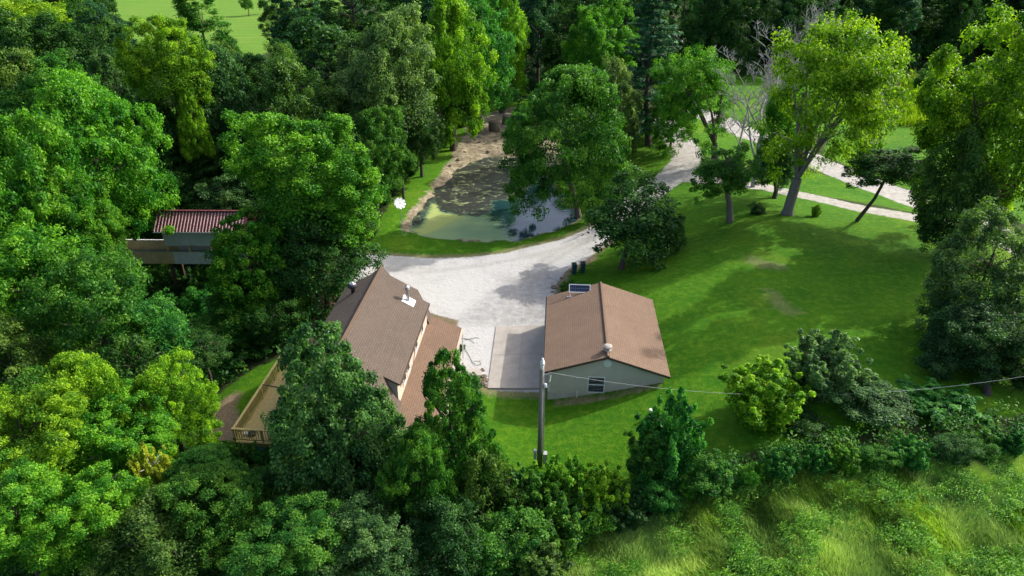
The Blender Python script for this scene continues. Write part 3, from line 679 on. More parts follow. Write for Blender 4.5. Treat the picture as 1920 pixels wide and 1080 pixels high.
rocks([(885, 245, .6), (900, 268, .8), (860, 300, .7), (872, 286, .6), (915, 285, .7), (845, 310, .6), (930, 265, .8), (950, 252, .6), (890, 262, .5), (960, 270, .7), (925, 276, .5), (905, 240, .5)], 'pale clod of dug earth on the pond bank', 'clods on the pond bank')
hp_ = [G(u, v) + np.array([0, 0, .04]) for u, v in [(858, 651), (872, 655), (880, 668), (886, 680), (893, 686), (902, 684), (900, 678), (889, 678)]]
tag(MB().tube(hp_, .015, 6).build('hose', M['hose']), 'dark hose curling over the gravel beside the house porch', 'hose')
for k, pp in enumerate([[(862, 635), (880, 637), (890, 645)], [(872, 638), (893, 634), (899, 636)]]):
    hp_ = [G(u, v) + np.array([0, 0, .05]) for u, v in pp]
    tag(MB().tube(hp_, [.02, .016, .01], 6).build('fallen_branch', M['bark']), ['thin fallen branch on the gravel nearest the porch eave', 'second fallen branch crossing the first on the gravel'][k], 'branch')

# ------------------------------------------------------------------ foliage meshes
def unit(rng, n):
    v = rng.normal(size=(n, 3)); return v / np.linalg.norm(v, axis=1, keepdims=True)
def nrm(v): return v / (np.linalg.norm(v, axis=-1, keepdims=True) + 1e-9)
def leaves(rng, Pp, nor, L, W, tint, axis=None):
    n = len(Pp); nor = nrm(nor); ax = nrm(np.cross(nor, unit(rng, n))) if axis is None else nrm(axis); bx = nrm(np.cross(nor, ax))
    l = (L * rng.uniform(.55, 1.45, n))[:, None]; w_ = (W * rng.uniform(.7, 1.3, n))[:, None]
    V = np.empty((n, 4, 3)); V[:, 0] = Pp - ax * l / 2; V[:, 1] = Pp + bx * w_ / 2 + nor * l * .08; V[:, 2] = Pp + ax * l / 2 - nor * l * .1; V[:, 3] = Pp - bx * w_ / 2 + nor * l * .08
    return V.reshape(-1, 3), np.arange(4 * n).reshape(-1, 4), np.repeat(tint, 4)
def crown_mesh(name, V, F, tint, mt='leaf'):
    me = fast_mesh(name, V, F, {'tint': tint}); me.materials.append(M[mt]); return me
def cloud(rng, C, rc, out, m_per, L, W, flat=.75, up=.45, rnd=.65, ow=.5):
    k = len(C); n = k * m_per; ci = np.repeat(np.arange(k), m_per)
    d = nrm(unit(rng, n) + out[ci] * .55 + np.array([0, 0, .25]))
    r = rc[ci] * (rng.uniform(.25, 1.0, n) ** .5) * rng.uniform(.85, 1.2, n)
    Pp = C[ci] + d * r[:, None] * np.array([1, 1, flat])
    sh = nrm(out + unit(rng, k) * .8 + np.array([0, 0, .35])); Pp = Pp + sh[ci] * (rc[ci] * rng.uniform(-.4, 1.0, n) * rng.uniform(.3, 1.0, k)[ci])[:, None]
    nor = d * ow + np.array([0, 0, up]) + unit(rng, n) * rnd
    tint = np.clip(rng.uniform(.1, .9, k)[ci] + rng.normal(0, .2, n), 0, 1)
    return Pp, nor, tint

def lobes(rng, d, k=7, amp=.28):
    c = unit(rng, k); a = rng.uniform(-amp, amp, k); p = rng.uniform(4, 9, k)
    return 1 + (a * np.exp(p * (d @ c.T - 1))).sum(1)

def vlump(rng, C, amp):      # neighbouring clumps pushed the same way: shelves, bays and leaders instead of a ball
    k = C[rng.integers(0, len(C), 14)]; dv = unit(rng, 14) * amp * 1.5; dv[:, 2] = np.abs(dv[:, 2]) * 1.6
    d2 = ((C[:, None] - k[None]) ** 2).sum(-1); s_ = (np.abs(C).max() * .20) ** 2
    return (np.exp(-d2 / s_)[:, :, None] * dv[None]).sum(1)
def v_round(seed, n=230, m_per=175, R=5, H=10, rc=.135, L=.25, W=.15, flatb=.5, bias=.6):
    rng = np.random.default_rng(seed); d = unit(rng, n * 3); d = d[d[:, 2] > -.62][:n]; n = len(d)
    f = lobes(rng, d, 12, .45); r = rng.uniform(.35, 1.0, n) ** .5 * .9
    C = d * (f * r)[:, None] * np.array([R, R, H / 2]); C[:, 2] = np.where(C[:, 2] < 0, C[:, 2] * 1.45, C[:, 2]) + H / 2
    C += vlump(rng, C, R * .22)
    rcs = R * rc * rng.uniform(.65, 1.35, n)
    Pp, nor, t = cloud(rng, C, rcs, d, m_per, L, W)
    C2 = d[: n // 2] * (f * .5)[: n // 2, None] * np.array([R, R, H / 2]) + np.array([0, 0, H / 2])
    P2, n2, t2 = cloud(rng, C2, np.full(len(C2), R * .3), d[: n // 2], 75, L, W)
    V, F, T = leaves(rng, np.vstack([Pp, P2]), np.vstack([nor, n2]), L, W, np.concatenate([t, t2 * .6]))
    return V, F, T, (R, H)
def v_tall(seed, n=190, m_per=130, R=4.2, H=14):
    rng = np.random.default_rng(seed); z = rng.uniform(0, 1, n) ** .85; a = rng.uniform(0, 2 * np.pi, n)
    pr = np.sin(np.pi * (z * .68 + .28)) ** .6
    d = np.stack([np.cos(a), np.sin(a), (z - .4)], 1); f = lobes(rng, nrm(d), 10, .4)
    rr_ = R * pr * f * rng.uniform(.4, 1, n) ** .4 * .85
    C = np.stack([np.cos(a) * rr_, np.sin(a) * rr_, z * H * .94 + .3], 1); C += vlump(rng, C, R * .25)
    Pp, nor, t = cloud(rng, C, R * .18 * rng.uniform(.6, 1.4, n), nrm(d), m_per, .3, .19)
    V, F, T = leaves(rng, Pp, nor, .3, .19, t); return V, F, T, (R, H)
def v_airy(seed, n=270, m_per=120, R=5.5, H=11):
    rng = np.random.default_rng(seed); d = unit(rng, n * 3); d = d[d[:, 2] > -.5][:n]; n = len(d)
    f = lobes(rng, d, 8, .45); r = rng.uniform(.2, 1.0, n) ** .5 * .92
    C = d * (f * r)[:, None] * np.array([R, R, H / 2]); C[:, 2] = np.where(C[:, 2] < 0, C[:, 2] * 1.6, C[:, 2]) + H / 2; sp = .62 + .42 * C[:, 2:3] / H; C[:, :2] *= sp; C += vlump(rng, C, R * .12)
    Pp, nor, t = cloud(rng, C, R * .13 * rng.uniform(.6, 1.5, n), d, m_per, .24, .12, flat=.5, up=.6)
    V, F, T = leaves(rng, Pp, nor, .25, .12, t); return V, F, T, (R, H)
def v_cone(seed, n=520, m_per=165, R=4, H=9, L=.16, W=.105, pw=.42):
    rng = np.random.default_rng(seed); z = 1 - rng.uniform(0, 1, n) ** .62; a = rng.uniform(0, 2 * np.pi, n)
    d = nrm(np.stack([np.cos(a), np.sin(a), .45 + 0 * a], 1)); f = lobes(rng, nrm(np.stack([np.cos(a), np.sin(a), (z - .5) * 2], 1)), 12, .24)
    rr_ = R * (1 - z) ** pw * f * rng.uniform(.25, 1, n) ** .5 * .9
    C = np.stack([np.cos(a) * rr_, np.sin(a) * rr_, z * H * .96 + .2], 1)
    Pp, nor, t = cloud(rng, C, R * .11 * rng.uniform(.6, 1.4, n) * (1.15 - .5 * z), d, m_per, L, W, flat=.8)
    V, F, T = leaves(rng, Pp, nor, L, W, t); return V, F, T, (R, H)
def v_bush(seed, n=38, R=2, H=4, L=.145, W=.095, per=11, m_per=62):
    rng = np.random.default_rng(seed); Cs, rcs, outs = [], [], []
    for i in range(n):
        a = rng.uniform(0, 6.28); lean = rng.uniform(.1, 1); hh = H * rng.uniform(.55, 1) * (1 - .35 * lean)
        for k in range(per):
            t = (k + rng.uniform(0, 1)) / per; r = R * lean * (.35 + .6 * t)
            Cs.append((math.cos(a) * r + rng.normal(0, .12), math.sin(a) * r + rng.normal(0, .12), .15 + hh * t)); rcs.append((.62 - .42 * t) * R * .30); outs.append((math.cos(a) * .6, math.sin(a) * .6, .5))
    Pp, nor, t = cloud(rng, np.array(Cs), np.array(rcs), np.array(outs), m_per, L, W, flat=1.0, up=.5)
    V, F, T = leaves(rng, Pp, nor, L, W, t); return V, F, T, (R, H)
def v_pine(seed, R=4, H=20):
    rng = np.random.default_rng(seed); Cs, outs, rcs = [], [], []
    nw = 26
    for i in range(nw):
        z = .1 + .9 * i / nw; r0 = R * (1 - z) ** .75 * rng.uniform(.75, 1.15) + .25
        for b in range(7):
            a = rng.uniform(0, 6.28); rl = r0 * rng.uniform(.6, 1.1)
            for k in range(5):
                t = (k + 1) / 5; r = rl * t
                Cs.append((math.cos(a) * r + rng.normal(0, .12), math.sin(a) * r + rng.normal(0, .12), z * H + .16 * r)); rcs.append(.42 * (1.2 - .5 * t)); outs.append((math.cos(a), math.sin(a), .3))
    Pp, nor, t = cloud(rng, np.array(Cs), np.array(rcs), np.array(outs), 30, .3, .06, flat=.45, up=.7)
    V, F, T = leaves(rng, Pp, nor, .42, .10, t); return V, F, T, (R, H)
VAR = {}
def reg(kind, fn, seeds, mt='leaf', **kw):
    VAR[kind] = []
    for s in seeds:
        V, F, T, (R, H) = fn(s, **kw)
        rad = np.percentile(np.hypot(V[:, 0], V[:, 1]), 97); z0, z1 = np.percentile(V[:, 2], (1, 99.5))
        V = (V - np.array([0, 0, z0])) * np.array([R / rad, R / rad, H / (z1 - z0)]); VAR[kind].append((crown_mesh(kind + '_crown', V, F, T, mt), R, H))
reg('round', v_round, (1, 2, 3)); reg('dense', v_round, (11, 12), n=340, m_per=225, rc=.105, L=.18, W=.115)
reg('tall', v_tall, (4, 5, 6)); reg('airy', v_airy, (7, 8)); reg('cone', v_cone, (9, 10)); reg('bush', v_bush, (13, 14, 15))
reg('pine', v_pine, (16,), 'needle'); reg('small', v_round, (17, 18), n=130, m_per=100, R=2.5, H=4, rc=.16, L=.16, W=.10)

CO = dict(dk=(.040, .130, .022), md=(.064, .210, .022), br=(.095, .290, .018), yg=(.180, .370, .014), gg=(.130, .240, .065), bl=(.032, .120, .048),
          yl=(.36, .42, .03), cg=(.084, .205, .045), dg=(.060, .160, .042), gd=(.088, .190, .030), em=(.048, .235, .030))
rt = random.Random(11)
def jitter(c, k=.12):
    s = 1 + rt.uniform(-k, k); return (c[0] * s * (1 + rt.uniform(-.1, .1)), c[1] * s, c[2] * s * (1 + rt.uniform(-.1, .1)), 1)
def limb(b, p0, p1, r0, r1, k=6, sag=.12, n=4):
    p0, p1 = Vector(p0), Vector(p1); d = p1 - p0; off = Vector((rt.uniform(-1, 1), rt.uniform(-1, 1), rt.uniform(-.2, 1))) * d.length * sag
    pts = [p0 + d * (i / n) + off * math.sin(math.pi * i / n) for i in range(n + 1)]
    b.tube(pts, [r0 + (r1 - r0) * i / n for i in range(n + 1)], k, cap=False); return pts
def tree(u, vt, vb, wpx, Y, kind, col, label, base=None, bark='bark', tr=None, group=None, name='tree', multi=0, limbs=6, cat='tree'):
    """crown seen at column u from row vt to row vb, wpx wide, standing Y metres away"""
    vm = (vt + vb) / 2; c = P(u, vm, Y); dep = Y * CP + (CAM_H - c[2]) * SP; W_ = wpx * dep / FPX
    x = c[0]; y = Y; zt = P(u, vt, Y)[2]
    zb = P(u, vb, max(Y - .42 * W_, Y * .8))[2]
    bx, by = (x, y) if base is None else G(*base)[:2]
    gz = float(terrain(bx, by)); zb = max(zb - (.04 if base else .27) * (zt - zb), gz + .05)
    if zt - zb < 1.2: zb = zt - 1.2
    var = VAR[kind]; me, R, H = var[rt.randrange(len(var))]
    T_ = thing(name, label, cat, (bx, by, gz), 0, group)
    cr = bpy.data.objects.new('crown', me); COL.objects.link(cr); cr.parent = T_
    sc = W_ / (2 * R); cr.location = (x - bx, y - by, zb - gz); cr.scale = (sc, sc, (zt - zb) / H); cr.rotation_euler = (0, 0, rt.uniform(0, 6.28)); cr.color = jitter(CO[col])
    r0 = tr or max(.06, .022 * (zt - gz)); b = MB()
    cz = zb + (zt - zb) * .8 - gz; ctr = Vector((x - bx, y - by, zb - gz + (zt - zb) * .25))
    top = Vector((x - bx, y - by, cz))
    if multi:
        fork = Vector((0, 0, 0)).lerp(ctr, .12); fork.z = min(3.6, max(1.2, ctr.z * .5))
        b.tube([(0, 0, -.5), (0, 0, .1), (0, 0, .5), fork * .7, fork], [r0 * 1.5, r0 * 1.35, r0 * 1.05, r0, r0 * .95], 10, cap=False)
        for k in range(multi):
            a = 6.28 * k / multi + rt.uniform(-.3, .3)
            e = top + Vector((math.cos(a) * W_ * .33, math.sin(a) * W_ * .33, -rt.uniform(0, .2) * (zt - zb)))
            pts = limb(b, fork, e, r0 * .55, r0 * .08, 7, .06, 6)
            for j in range(4):
                q_ = pts[2 + j % 4]; limb(b, q_, q_ + Vector((rt.uniform(-1, 1), rt.uniform(-1, 1), rt.uniform(.2, 1))) * W_ * .17, r0 * .2, .02, 5)
    else:
        pts = [Vector((0, 0, -.5)), Vector((0, 0, .15)), Vector((0, 0, 0)).lerp(ctr, .5) + Vector((rt.uniform(-.2, .2), rt.uniform(-.2, .2), 0)), ctr, top]
        b.tube(pts, [r0 * 1.35, r0 * 1.15, r0 * .85, r0 * .7, r0 * .12], 9, cap=False)
        for k in range(limbs):
            a = 6.28 * k / limbs + rt.uniform(-.4, .4); t_ = rt.uniform(0, .7); s_ = ctr.lerp(top, t_)
            limb(b, s_, s_ + Vector((math.cos(a) * W_ * .34, math.sin(a) * W_ * .34, (zt - zb) * rt.uniform(.08, .25))), r0 * .38, .02, 5)
    b.build('trunk', M[bark], T_, smooth=True)
    return T_

# ------------------------------------------------------------------ trees: column, crown top row, crown bottom row, width, distance
T = tree
# --- right side: lawn and knoll
T(1060, 124, 396, 248, 72, 'dense', 'md', 'large dense round sycamore overhanging the right bank of the pond', (1085, 400), 'barkgrey', .32)
T(1190, 332, 492, 190, 57, 'small', 'dk', 'low dark two lobed tree on the lawn right of the gravel drive', (1165, 505), tr=.25)
T(1255, 395, 470, 75, 57, 'small', 'dk', 'small drooping dark side tree leaning right of the low lawn tree', (1210, 480), tr=.12)
T(1218, -60, 268, 150, 96, 'pine', 'bl', 'tall dark blue green pine beside the driveway bend', (1216, 272), tr=.45, limbs=4)
T(1125, 0, 175, 140, 112, 'dense', 'br', 'bright green tree behind the sycamore, left of the pine')
T(1150, 110, 330, 110, 88, 'round', 'gg', 'pale green tree squeezed between sycamore and pine')
T(1305, 92, 278, 148, 84, 'airy', 'br', 'spreading dark limbed tree with yellow top over the driveway fork', (1340, 308), tr=.42, multi=4)
T(1262, 160, 285, 90, 90, 'airy', 'md', 'lower green side tree left of the driveway fork')
T(1562, 36, 345, 250, 63.5, 'airy', 'yg', 'big spreading yellow green maple with forked trunk on the knoll crest', (1476, 402), 'barkgrey', .46, multi=7)
T(1478, 150, 335, 100, 72, 'airy', 'br', 'green leafy tree close behind left of the big forked maple', (1452, 372), tr=.22)
T(1362, 268, 378, 120, 59.5, 'small', 'md', 'small thick trunked tree at the left of the knoll crest', (1368, 416), 'barkgrey', .33)
T(1668, 272, 362, 150, 59, 'small', 'dk', 'small leaning tree with curved trunk right of the forked maple', (1607, 415), tr=.17)
T(1420, 380, 400, 34, 63, 'small', 'dk', 'tiny dark shrub on the lawn between two crest trees', name='shrub', cat='shrub', limbs=2)
T(1531, 384, 404, 20, 62, 'bush', 'yg', 'tiny pale sapling on the lawn right of the maple trunk', name='sapling', cat='sapling', limbs=2)
T(1455, 255, 352, 80, 68, 'small', 'dg', 'slim dark tree behind the drive, left of the maple trunk', (1455, 368), tr=.16)
T(1882, 15, 440, 290, 53, 'dense', 'yg', 'very large yellow green tree filling the upper right edge', (1860, 450), 'bark', .5, multi=4)
T(1812, 240, 440, 150, 51, 'round', 'gd', 'dark lower crown tree in front of the large right edge tree', (1800, 440))
T(1775, 385, 462, 105, 52, 'small', 'dk', 'dark shrub at the foot of the large right edge tree', name='shrub', cat='shrub')
T(1835, 402, 700, 205, 39, 'round', 'gg', 'tall grey green willowy tree on the right lawn edge', (1850, 740))
T(1800, 560, 800, 190, 36, 'round', 'dg', 'dark grey green tree below the willowy tree at right')
T(1920, 620, 830, 170, 34.5, 'round', 'dk', 'dark tree at the right edge under the cable')
T(1930, 470, 700, 130, 41, 'round', 'gd', 'green tree at the right edge behind the willowy tree')
T(1540, 632, 830, 150, 33.5, 'bush', 'gg', 'grey green shrub with upright top right of centre lawn', name='shrub', cat='shrub')
T(1430, 688, 880, 160, 31.5, 'bush', 'yg', 'bright yellow green shrub nearest the cable middle', name='shrub', cat='shrub')
T(1610, 720, 870, 160, 31.5, 'small', 'dg', 'dark rounded shrub right of the grey green shrub', name='shrub', cat='shrub')
T(1500, 770, 880, 120, 31, 'small', 'dk', 'dark low shrub between the yellow and grey green shrubs', name='shrub', cat='shrub')
T(1755, 735, 850, 140, 31.5, 'bush', 'em', 'emerald shrub beneath the cable near the right', name='shrub', cat='shrub')
T(1690, 790, 880, 130, 31, 'small', 'dg', 'low dark shrub under the emerald shrub at left', name='shrub', cat='shrub')
T(1840, 800, 880, 140, 31, 'small', 'dk', 'low dark shrub under the emerald shrub at right', name='shrub', cat='shrub')
T(1262, 742, 935, 130, 28.3, 'bush', 'em', 'upright young tree with ragged crown beside the white pipe', (1262, 930))
T(1215, 800, 900, 100, 28.4, 'bush', 'md', 'side shoots left of the ragged young tree below the white pipe', name='shrub', cat='shrub')
T(1320, 850, 950, 110, 27.3, 'small', 'md', 'low shrub right of the ragged young tree', name='shrub', cat='shrub')
# --- foreground middle
T(621, 628, 1010, 300, 27.5, 'cone', 'cg', 'large dark conical tree in front of the house and deck', None, tr=.3)
T(846, 672, 960, 190, 27.2, 'cone', 'md', 'vine draped conical tree right of the porch roof')
T(790, 800, 1000, 150, 25.5, 'dense', 'md', 'vine hung lower tree between the two conical trees')
T(925, 840, 1010, 130, 26, 'small', 'gd', 'vine tangled shrub left of the utility pole foot', name='shrub', cat='shrub')
T(1055, 862, 975, 110, 26.9, 'bush', 'br', 'fresh green shrub at the foot of the utility pole', name='shrub', cat='shrub')
T(985, 890, 1000, 110, 26, 'bush', 'md', 'mid green shrub left below the utility pole', name='shrub', cat='shrub')
T(1120, 880, 985, 110, 26.6, 'bush', 'yg', 'yellow green shrub right of the pole foot shrub', name='shrub', cat='shrub')
T(1050, 930, 1060, 140, 24.8, 'bush', 'md', 'leafy sumac like shrub below the pole foot', name='shrub', cat='shrub')
T(1165, 925, 1000, 100, 26, 'bush', 'dk', 'dark weedy shrub at the meadow edge', name='shrub', cat='shrub')
T(940, 960, 1090, 170, 23.4, 'small', 'md', 'low shrub with pale centre at the bottom middle', name='shrub', cat='shrub')
T(820, 960, 1120, 200, 22.8, 'round', 'dk', 'dark tree at the bottom edge below the vine hung tree')
T(700, 980, 1160, 220, 21.6, 'round', 'dg', 'dark grey green tree at the bottom edge below the large cone')
T(560, 960, 1140, 240, 21.8, 'dense', 'md', 'dark dense tree at the bottom edge left of centre')
T(1010, 1030, 1120, 130, 22.4, 'bush', 'gd', 'small olive shrub at the bottom edge beside the meadow', name='shrub', cat='shrub')
# --- foreground left
T(60, 745, 960, 250, 26, 'dense', 'yg', 'bright yellow green tree at the lower left edge')
T(160, 668, 880, 200, 29.5, 'dense', 'yg', 'bright lime young tree, tallest of the lower left group')
T(318, 690, 850, 160, 31, 'dense', 'yg', 'lime tree beside the bare dirt patch by the deck')
T(230, 770, 940, 190, 27.5, 'dense', 'br', 'fresh green tree in the middle of the lower left group')
T(385, 850, 960, 160, 26, 'dense', 'md', 'mid green low tree just below the bare dirt patch')
T(30, 880, 1100, 230, 22.5, 'dense', 'br', 'green tree at the bottom left corner')
T(175, 900, 1100, 220, 22.6, 'dense', 'br', 'second green tree along the bottom left edge')
T(285, 840, 930, 75, 26.0, 'bush', 'yl', 'yellowing sapling with bare pale stem among the lower left trees', bark='deadwood')
T(320, 950, 1130, 220, 22, 'round', 'gd', 'dull green tree at the bottom edge below the yellowing sapling')
T(420, 880, 1060, 210, 24, 'dense', 'md', 'dark tree left of the large conical tree below the deck')
T(495, 885, 980, 130, 26.3, 'dense', 'md', 'small green tree under the deck corner')
# --- left middle
T(40, 225, 560, 270, 47, 'dense', 'br', 'big bright green tree on the left edge above centre', tr=.35)
T(170, 150, 420, 250, 57, 'dense', 'br', 'big fresh green tree upper left beside the vine poplar')
T(140, 330, 560, 175, 46.5, 'dense', 'br', 'fresh green tree left of the covered bridge')
T(80, 430, 700, 240, 40.5, 'airy', 'br', 'loose green tree with pale trunk on the left edge', (70, 700), 'barkgrey', .2)
T(185, 480, 720, 210, 38, 'airy', 'md', 'loose mid green tree left of the ravine', (190, 740), 'barkgrey', .16)
T(30, 600, 800, 180, 34.5, 'airy', 'gd', 'dull green tree on the left edge behind the lime trees')
T(300, 560, 720, 150, 39, 'airy', 'em', 'bright emerald young tree on the ravine side')
T(270, 620, 780, 160, 35, 'small', 'dk', 'dark undergrowth tree between lime tree and ravine')
T(375, 620, 690, 120, 40, 'small', 'dk', 'dark low shrub on the ravine slope above the left lawn', name='shrub', cat='shrub')
T(95, 700, 800, 150, 31.5, 'small', 'md', 'small tree behind the lower left lime trees')
T(480, 405, 655, 178, 49, 'cone', 'br', 'sunny green tree in front of the covered bridge', (470, 660), tr=.2)
T(586, 200, 500, 275, 53, 'dense', 'br', 'big bright green tree behind the left side of the house', (600, 600), tr=.32)
T(600, 380, 600, 200, 50.5, 'round', 'dk', 'dark lower tree right behind the house left wall')
T(520, 560, 645, 110, 46, 'small', 'dk', 'dark shrub between the bridge tree and the house', name='shrub', cat='shrub')
T(420, 560, 640, 110, 46, 'small', 'md', 'shrub on the far bank under the bridge tree', name='shrub', cat='shrub')
# --- upper left
T(315, 28, 225, 160, 74, 'dense', 'yg', 'tall pale yellow green poplar top with vine covered trunk', (378, 385), 'vine', .35)
T(360, 150, 290, 60, 73, 'cone', 'yg', 'narrow vine column right of the poplar trunk', (375, 385), 'vine', .2)
T(430, 90, 330, 170, 80, 'round', 'dg', 'dull dark green tree right of the pale poplar')
T(530, 110, 300, 190, 76, 'round', 'gd', 'dull olive tree behind the big bright tree')
T(270, 180, 400, 170, 72, 'round', 'dk', 'dark tree in the shade left of the poplar trunk')
T(320, 300, 400, 150, 71, 'round', 'dk', 'dark tree behind the covered bridge roof')
T(450, 315, 420, 150, 69, 'round', 'dg', 'shaded grey green tree behind the right bridge end')
T(722, 12, 285, 225, 84, 'dense', 'gg', 'broad pale grey green tree in the treeline left of the pond')
T(640, 40, 300, 180, 86, 'tall', 'dg', 'dark green tree left of the broad pale treeline tree')
T(702, 205, 340, 130, 74, 'dense', 'md', 'mid green lower tree above the pond bank lawn')
T(785, 195, 280, 80, 84, 'round', 'dk', 'dark shrubby tree at the treeline foot near the bank', name='tree')
T(650, 260, 390, 120, 66, 'round', 'dk', 'dark tree at the treeline foot above the bright tree')
T(750, 262, 315, 60, 76, 'small', 'md', 'low shrub along the treeline foot above the pond bank', name='shrub', cat='shrub')
T(842, -10, 200, 150, 96, 'round', 'yg', 'yellow green tree in the treeline beyond the pond')
T(893, -30, 158, 135, 106, 'round', 'em', 'fresh green tree right of the yellow green treeline tree')
T(940, -20, 130, 105, 118, 'round', 'yg', 'lime tree at the far end of the treeline')
T(852, 150, 222, 60, 98, 'small', 'dk', 'dark low tree at the treeline foot near the hay bales')
T(1010, -30, 165, 150, 128, 'tall', 'bl', 'dark bluish tree above the far lawn end')
T(1065, -20, 150, 120, 122, 'tall', 'dk', 'dark tree behind the sycamore top')
T(115, 20, 170, 190, 92, 'round', 'dk', 'dark green tree in the upper left corner woods')
T(180, 5, 130, 130, 105, 'round', 'bl', 'bluish dark tree left of the far hay field')
T(40, 0, 110, 180, 112, 'airy', 'yg', 'pale yellow green tree in the top left corner')
T(30, 90, 260, 190, 82, 'round', 'gd', 'olive tree on the upper left edge')
T(120, 110, 300, 190, 75, 'round', 'md', 'mid green tree below the corner woods')
T(225, 100, 260, 120, 86, 'round', 'dg', 'dark grey green tree left behind the poplar top')
T(375, -25, 95, 120, 140, 'tall', 'md', 'lone round green tree in front of the hay field')
T(462, -8, 12, 26, 260, 'small', 'md', 'left one of two tiny trees at the back of the hay field')
T(492, -6, 12, 20, 265, 'small', 'dk', 'right one of two tiny trees at the back of the hay field')
T(95, -25, 60, 150, 150, 'round', 'md', 'far green tree in the top left corner before the hay field')
T(165, -30, 55, 110, 165, 'round', 'dk', 'far dark tree at the left end of the hay field')
T(560, -40, 80, 110, 150, 'tall', 'bl', 'very dark tree at the right end of the hay field')
T(660, -60, 60, 150, 140, 'tall', 'dk', 'dark tree at the top edge beyond the treeline')
T(770, -60, 50, 140, 150, 'tall', 'md', 'green tree at the top edge behind the broad treeline tree')
T(1140, -70, 60, 130, 150, 'tall', 'dk', 'dark tree at the top edge left of the pine')
T(1745, 120, 170, 60, 118, 'small', 'md', 'low tree at the back of the crop field')

# dead trees: bare forking branches
def dead(u, v, vt, spread, label, r0, Y=None, seed=1):
    q = G(u, v); rd = random.Random(seed); b = MB(); top = P(u, vt, q[1])[2] - q[2]
    def grow(p, d, L, r, lev):
        n = 4; pts = [p]; 
        for i in range(n):
            d = (d + Vector((rd.gauss(0, .13), rd.gauss(0, .13), rd.gauss(.02, .08)))).normalized(); pts.append(pts[-1] + d * L / n)
        b.tube(pts, [r * (1 - .55 * i / n) for i in range(n + 1)], 6 if lev < 2 else 4, cap=False)
        if lev >= 4: return
        for k in range(5 if lev else 9):
            i = rd.randint(2, n) if lev else rd.randint(1, n); side = Vector((rd.gauss(0, 1), rd.gauss(0, 1), rd.uniform(-.1, .7))).normalized()
            grow(pts[i], (d * .75 + side * spread).normalized(), L * rd.uniform(.38, .6), max(r * (1 - .5 * i / n) * .58, .03), lev + 1)
    grow(Vector((0, 0, -.3)), Vector((0.02, 0, 1)), top * .72, r0, 0)
    t_ = thing('dead_tree', label, 'dead tree', q); b.build('branches', M['deadwood'], t_)
dead(1412, 350, 55, .85, 'bleached bare dead tree between the yellow top tree and the maple', .30, seed=4)
dead(1385, 300, 120, .9, 'smaller bare dead tree behind the bleached one', .16, seed=9)
dead(1500, 130, -40, .85, 'grey bare tree crown rising at the top edge above the maple', .36, seed=6)

# woodland that no one could tell apart: single trees, shared labels
def wood(n, x0, x1, y0, y1, cols, hs, ok, label, group, seed, kinds=('tall', 'round', 'tall')):
    rw = random.Random(seed); placed = []; tries = 0
    while len(placed) < n and tries < 6000:
        tries += 1; x = rw.uniform(x0, x1); y = rw.uniform(y0, y1)
        if not ok(x, y) or any((x - a) ** 2 + (y - b) ** 2 < 5.2 ** 2 for a, b in placed): continue
        placed.append((x, y)); kind = rw.choice(kinds); me, R, H = rw.choice(VAR[kind]); h = rw.uniform(*hs); W_ = h * rw.uniform(.52, .72)
        gz = float(tbase(x, y)); ck = rw.choice(cols); u_, v_ = uv_of(x, y)
        t_ = thing('woodland_tree', ('tall ' if h > (hs[0] + hs[1]) / 2 else 'lower ') + CW[ck] + ' ' + label + ' ' + next(l for t, l in LM if u_ < t), 'tree', (x, y, gz), 0, group)
        cr = bpy.data.objects.new('crown', me); COL.objects.link(cr); cr.parent = t_; zb = 0
        s = W_ / (2 * R); cr.scale = (s, s, (h - zb) / H); cr.location = (0, 0, zb); cr.rotation_euler = (0, 0, rw.uniform(0, 6.28)); cr.color = jitter(CO[ck], .2)
        MB().tube([(0, 0, -.5), (0, 0, h * .3), (0, 0, h * .8)], [.025 * h, .018 * h, .01], 6, cap=False).build('trunk', M['bark'], t_)
LM = [(150, 'at the left edge'), (330, 'above the covered bridge'), (560, 'above the bright tree'), (760, 'above the house'), (900, 'above the windmill lawn'), (1080, 'above the pond'), (1180, 'above the low lawn tree'), (1300, 'above the pine side'),
      (1420, 'above the driveway fork'), (1560, 'above the forked maple'), (1700, 'above the crop field'), (1840, 'above the right tree'), (9999, 'at the right corner')]
CW = dict(dk='dark', bl='bluish', md='mid green', dg='greyish', gd='olive', br='fresh green')
def uv_of(x, y, z=0):
    d = y * CP + (CAM_H - z) * SP; return 960 + FPX * x / d, 540 + FPX * ((CAM_H - z) * CP - y * SP) / d
def okfar(x, y):
    u, v = uv_of(x, y); 
    if u < -120 or u > 2040: return False
    if sdpoly(np.array([x]), np.array([y]), hay)[0] > -4 or sdpoly(np.array([x]), np.array([y]), hay2)[0] > -4: return False
    if sdpoly(np.array([x]), np.array([y]), corn)[0] > -3: return False
    if sdline(np.array([x]), np.array([y]), road, 8)[0] > 0: return False
    if u > 1500 and v > 150: return False
    if 930 < u < 1500 and v > 165: return False
    return True
wood(70, -25, 120, 122, 200, ['dk', 'bl', 'dk', 'dg'], (13, 19), okfar, 'tree in the far wood', 'far wood trees', 21)
wood(80, 60, 190, 146, 205, ['dk', 'bl', 'dk', 'dg'], (13, 18), lambda x, y: okfar(x, y) and uv_of(x, y)[0] > 1250, 'tree in the far wood wall', 'wood wall trees behind the crop field', 27)
wood(26, -60, 140, 200, 300, ['dk', 'md', 'bl'], (14, 19), okfar, 'tree in the most distant wood', 'distant wood trees', 22)
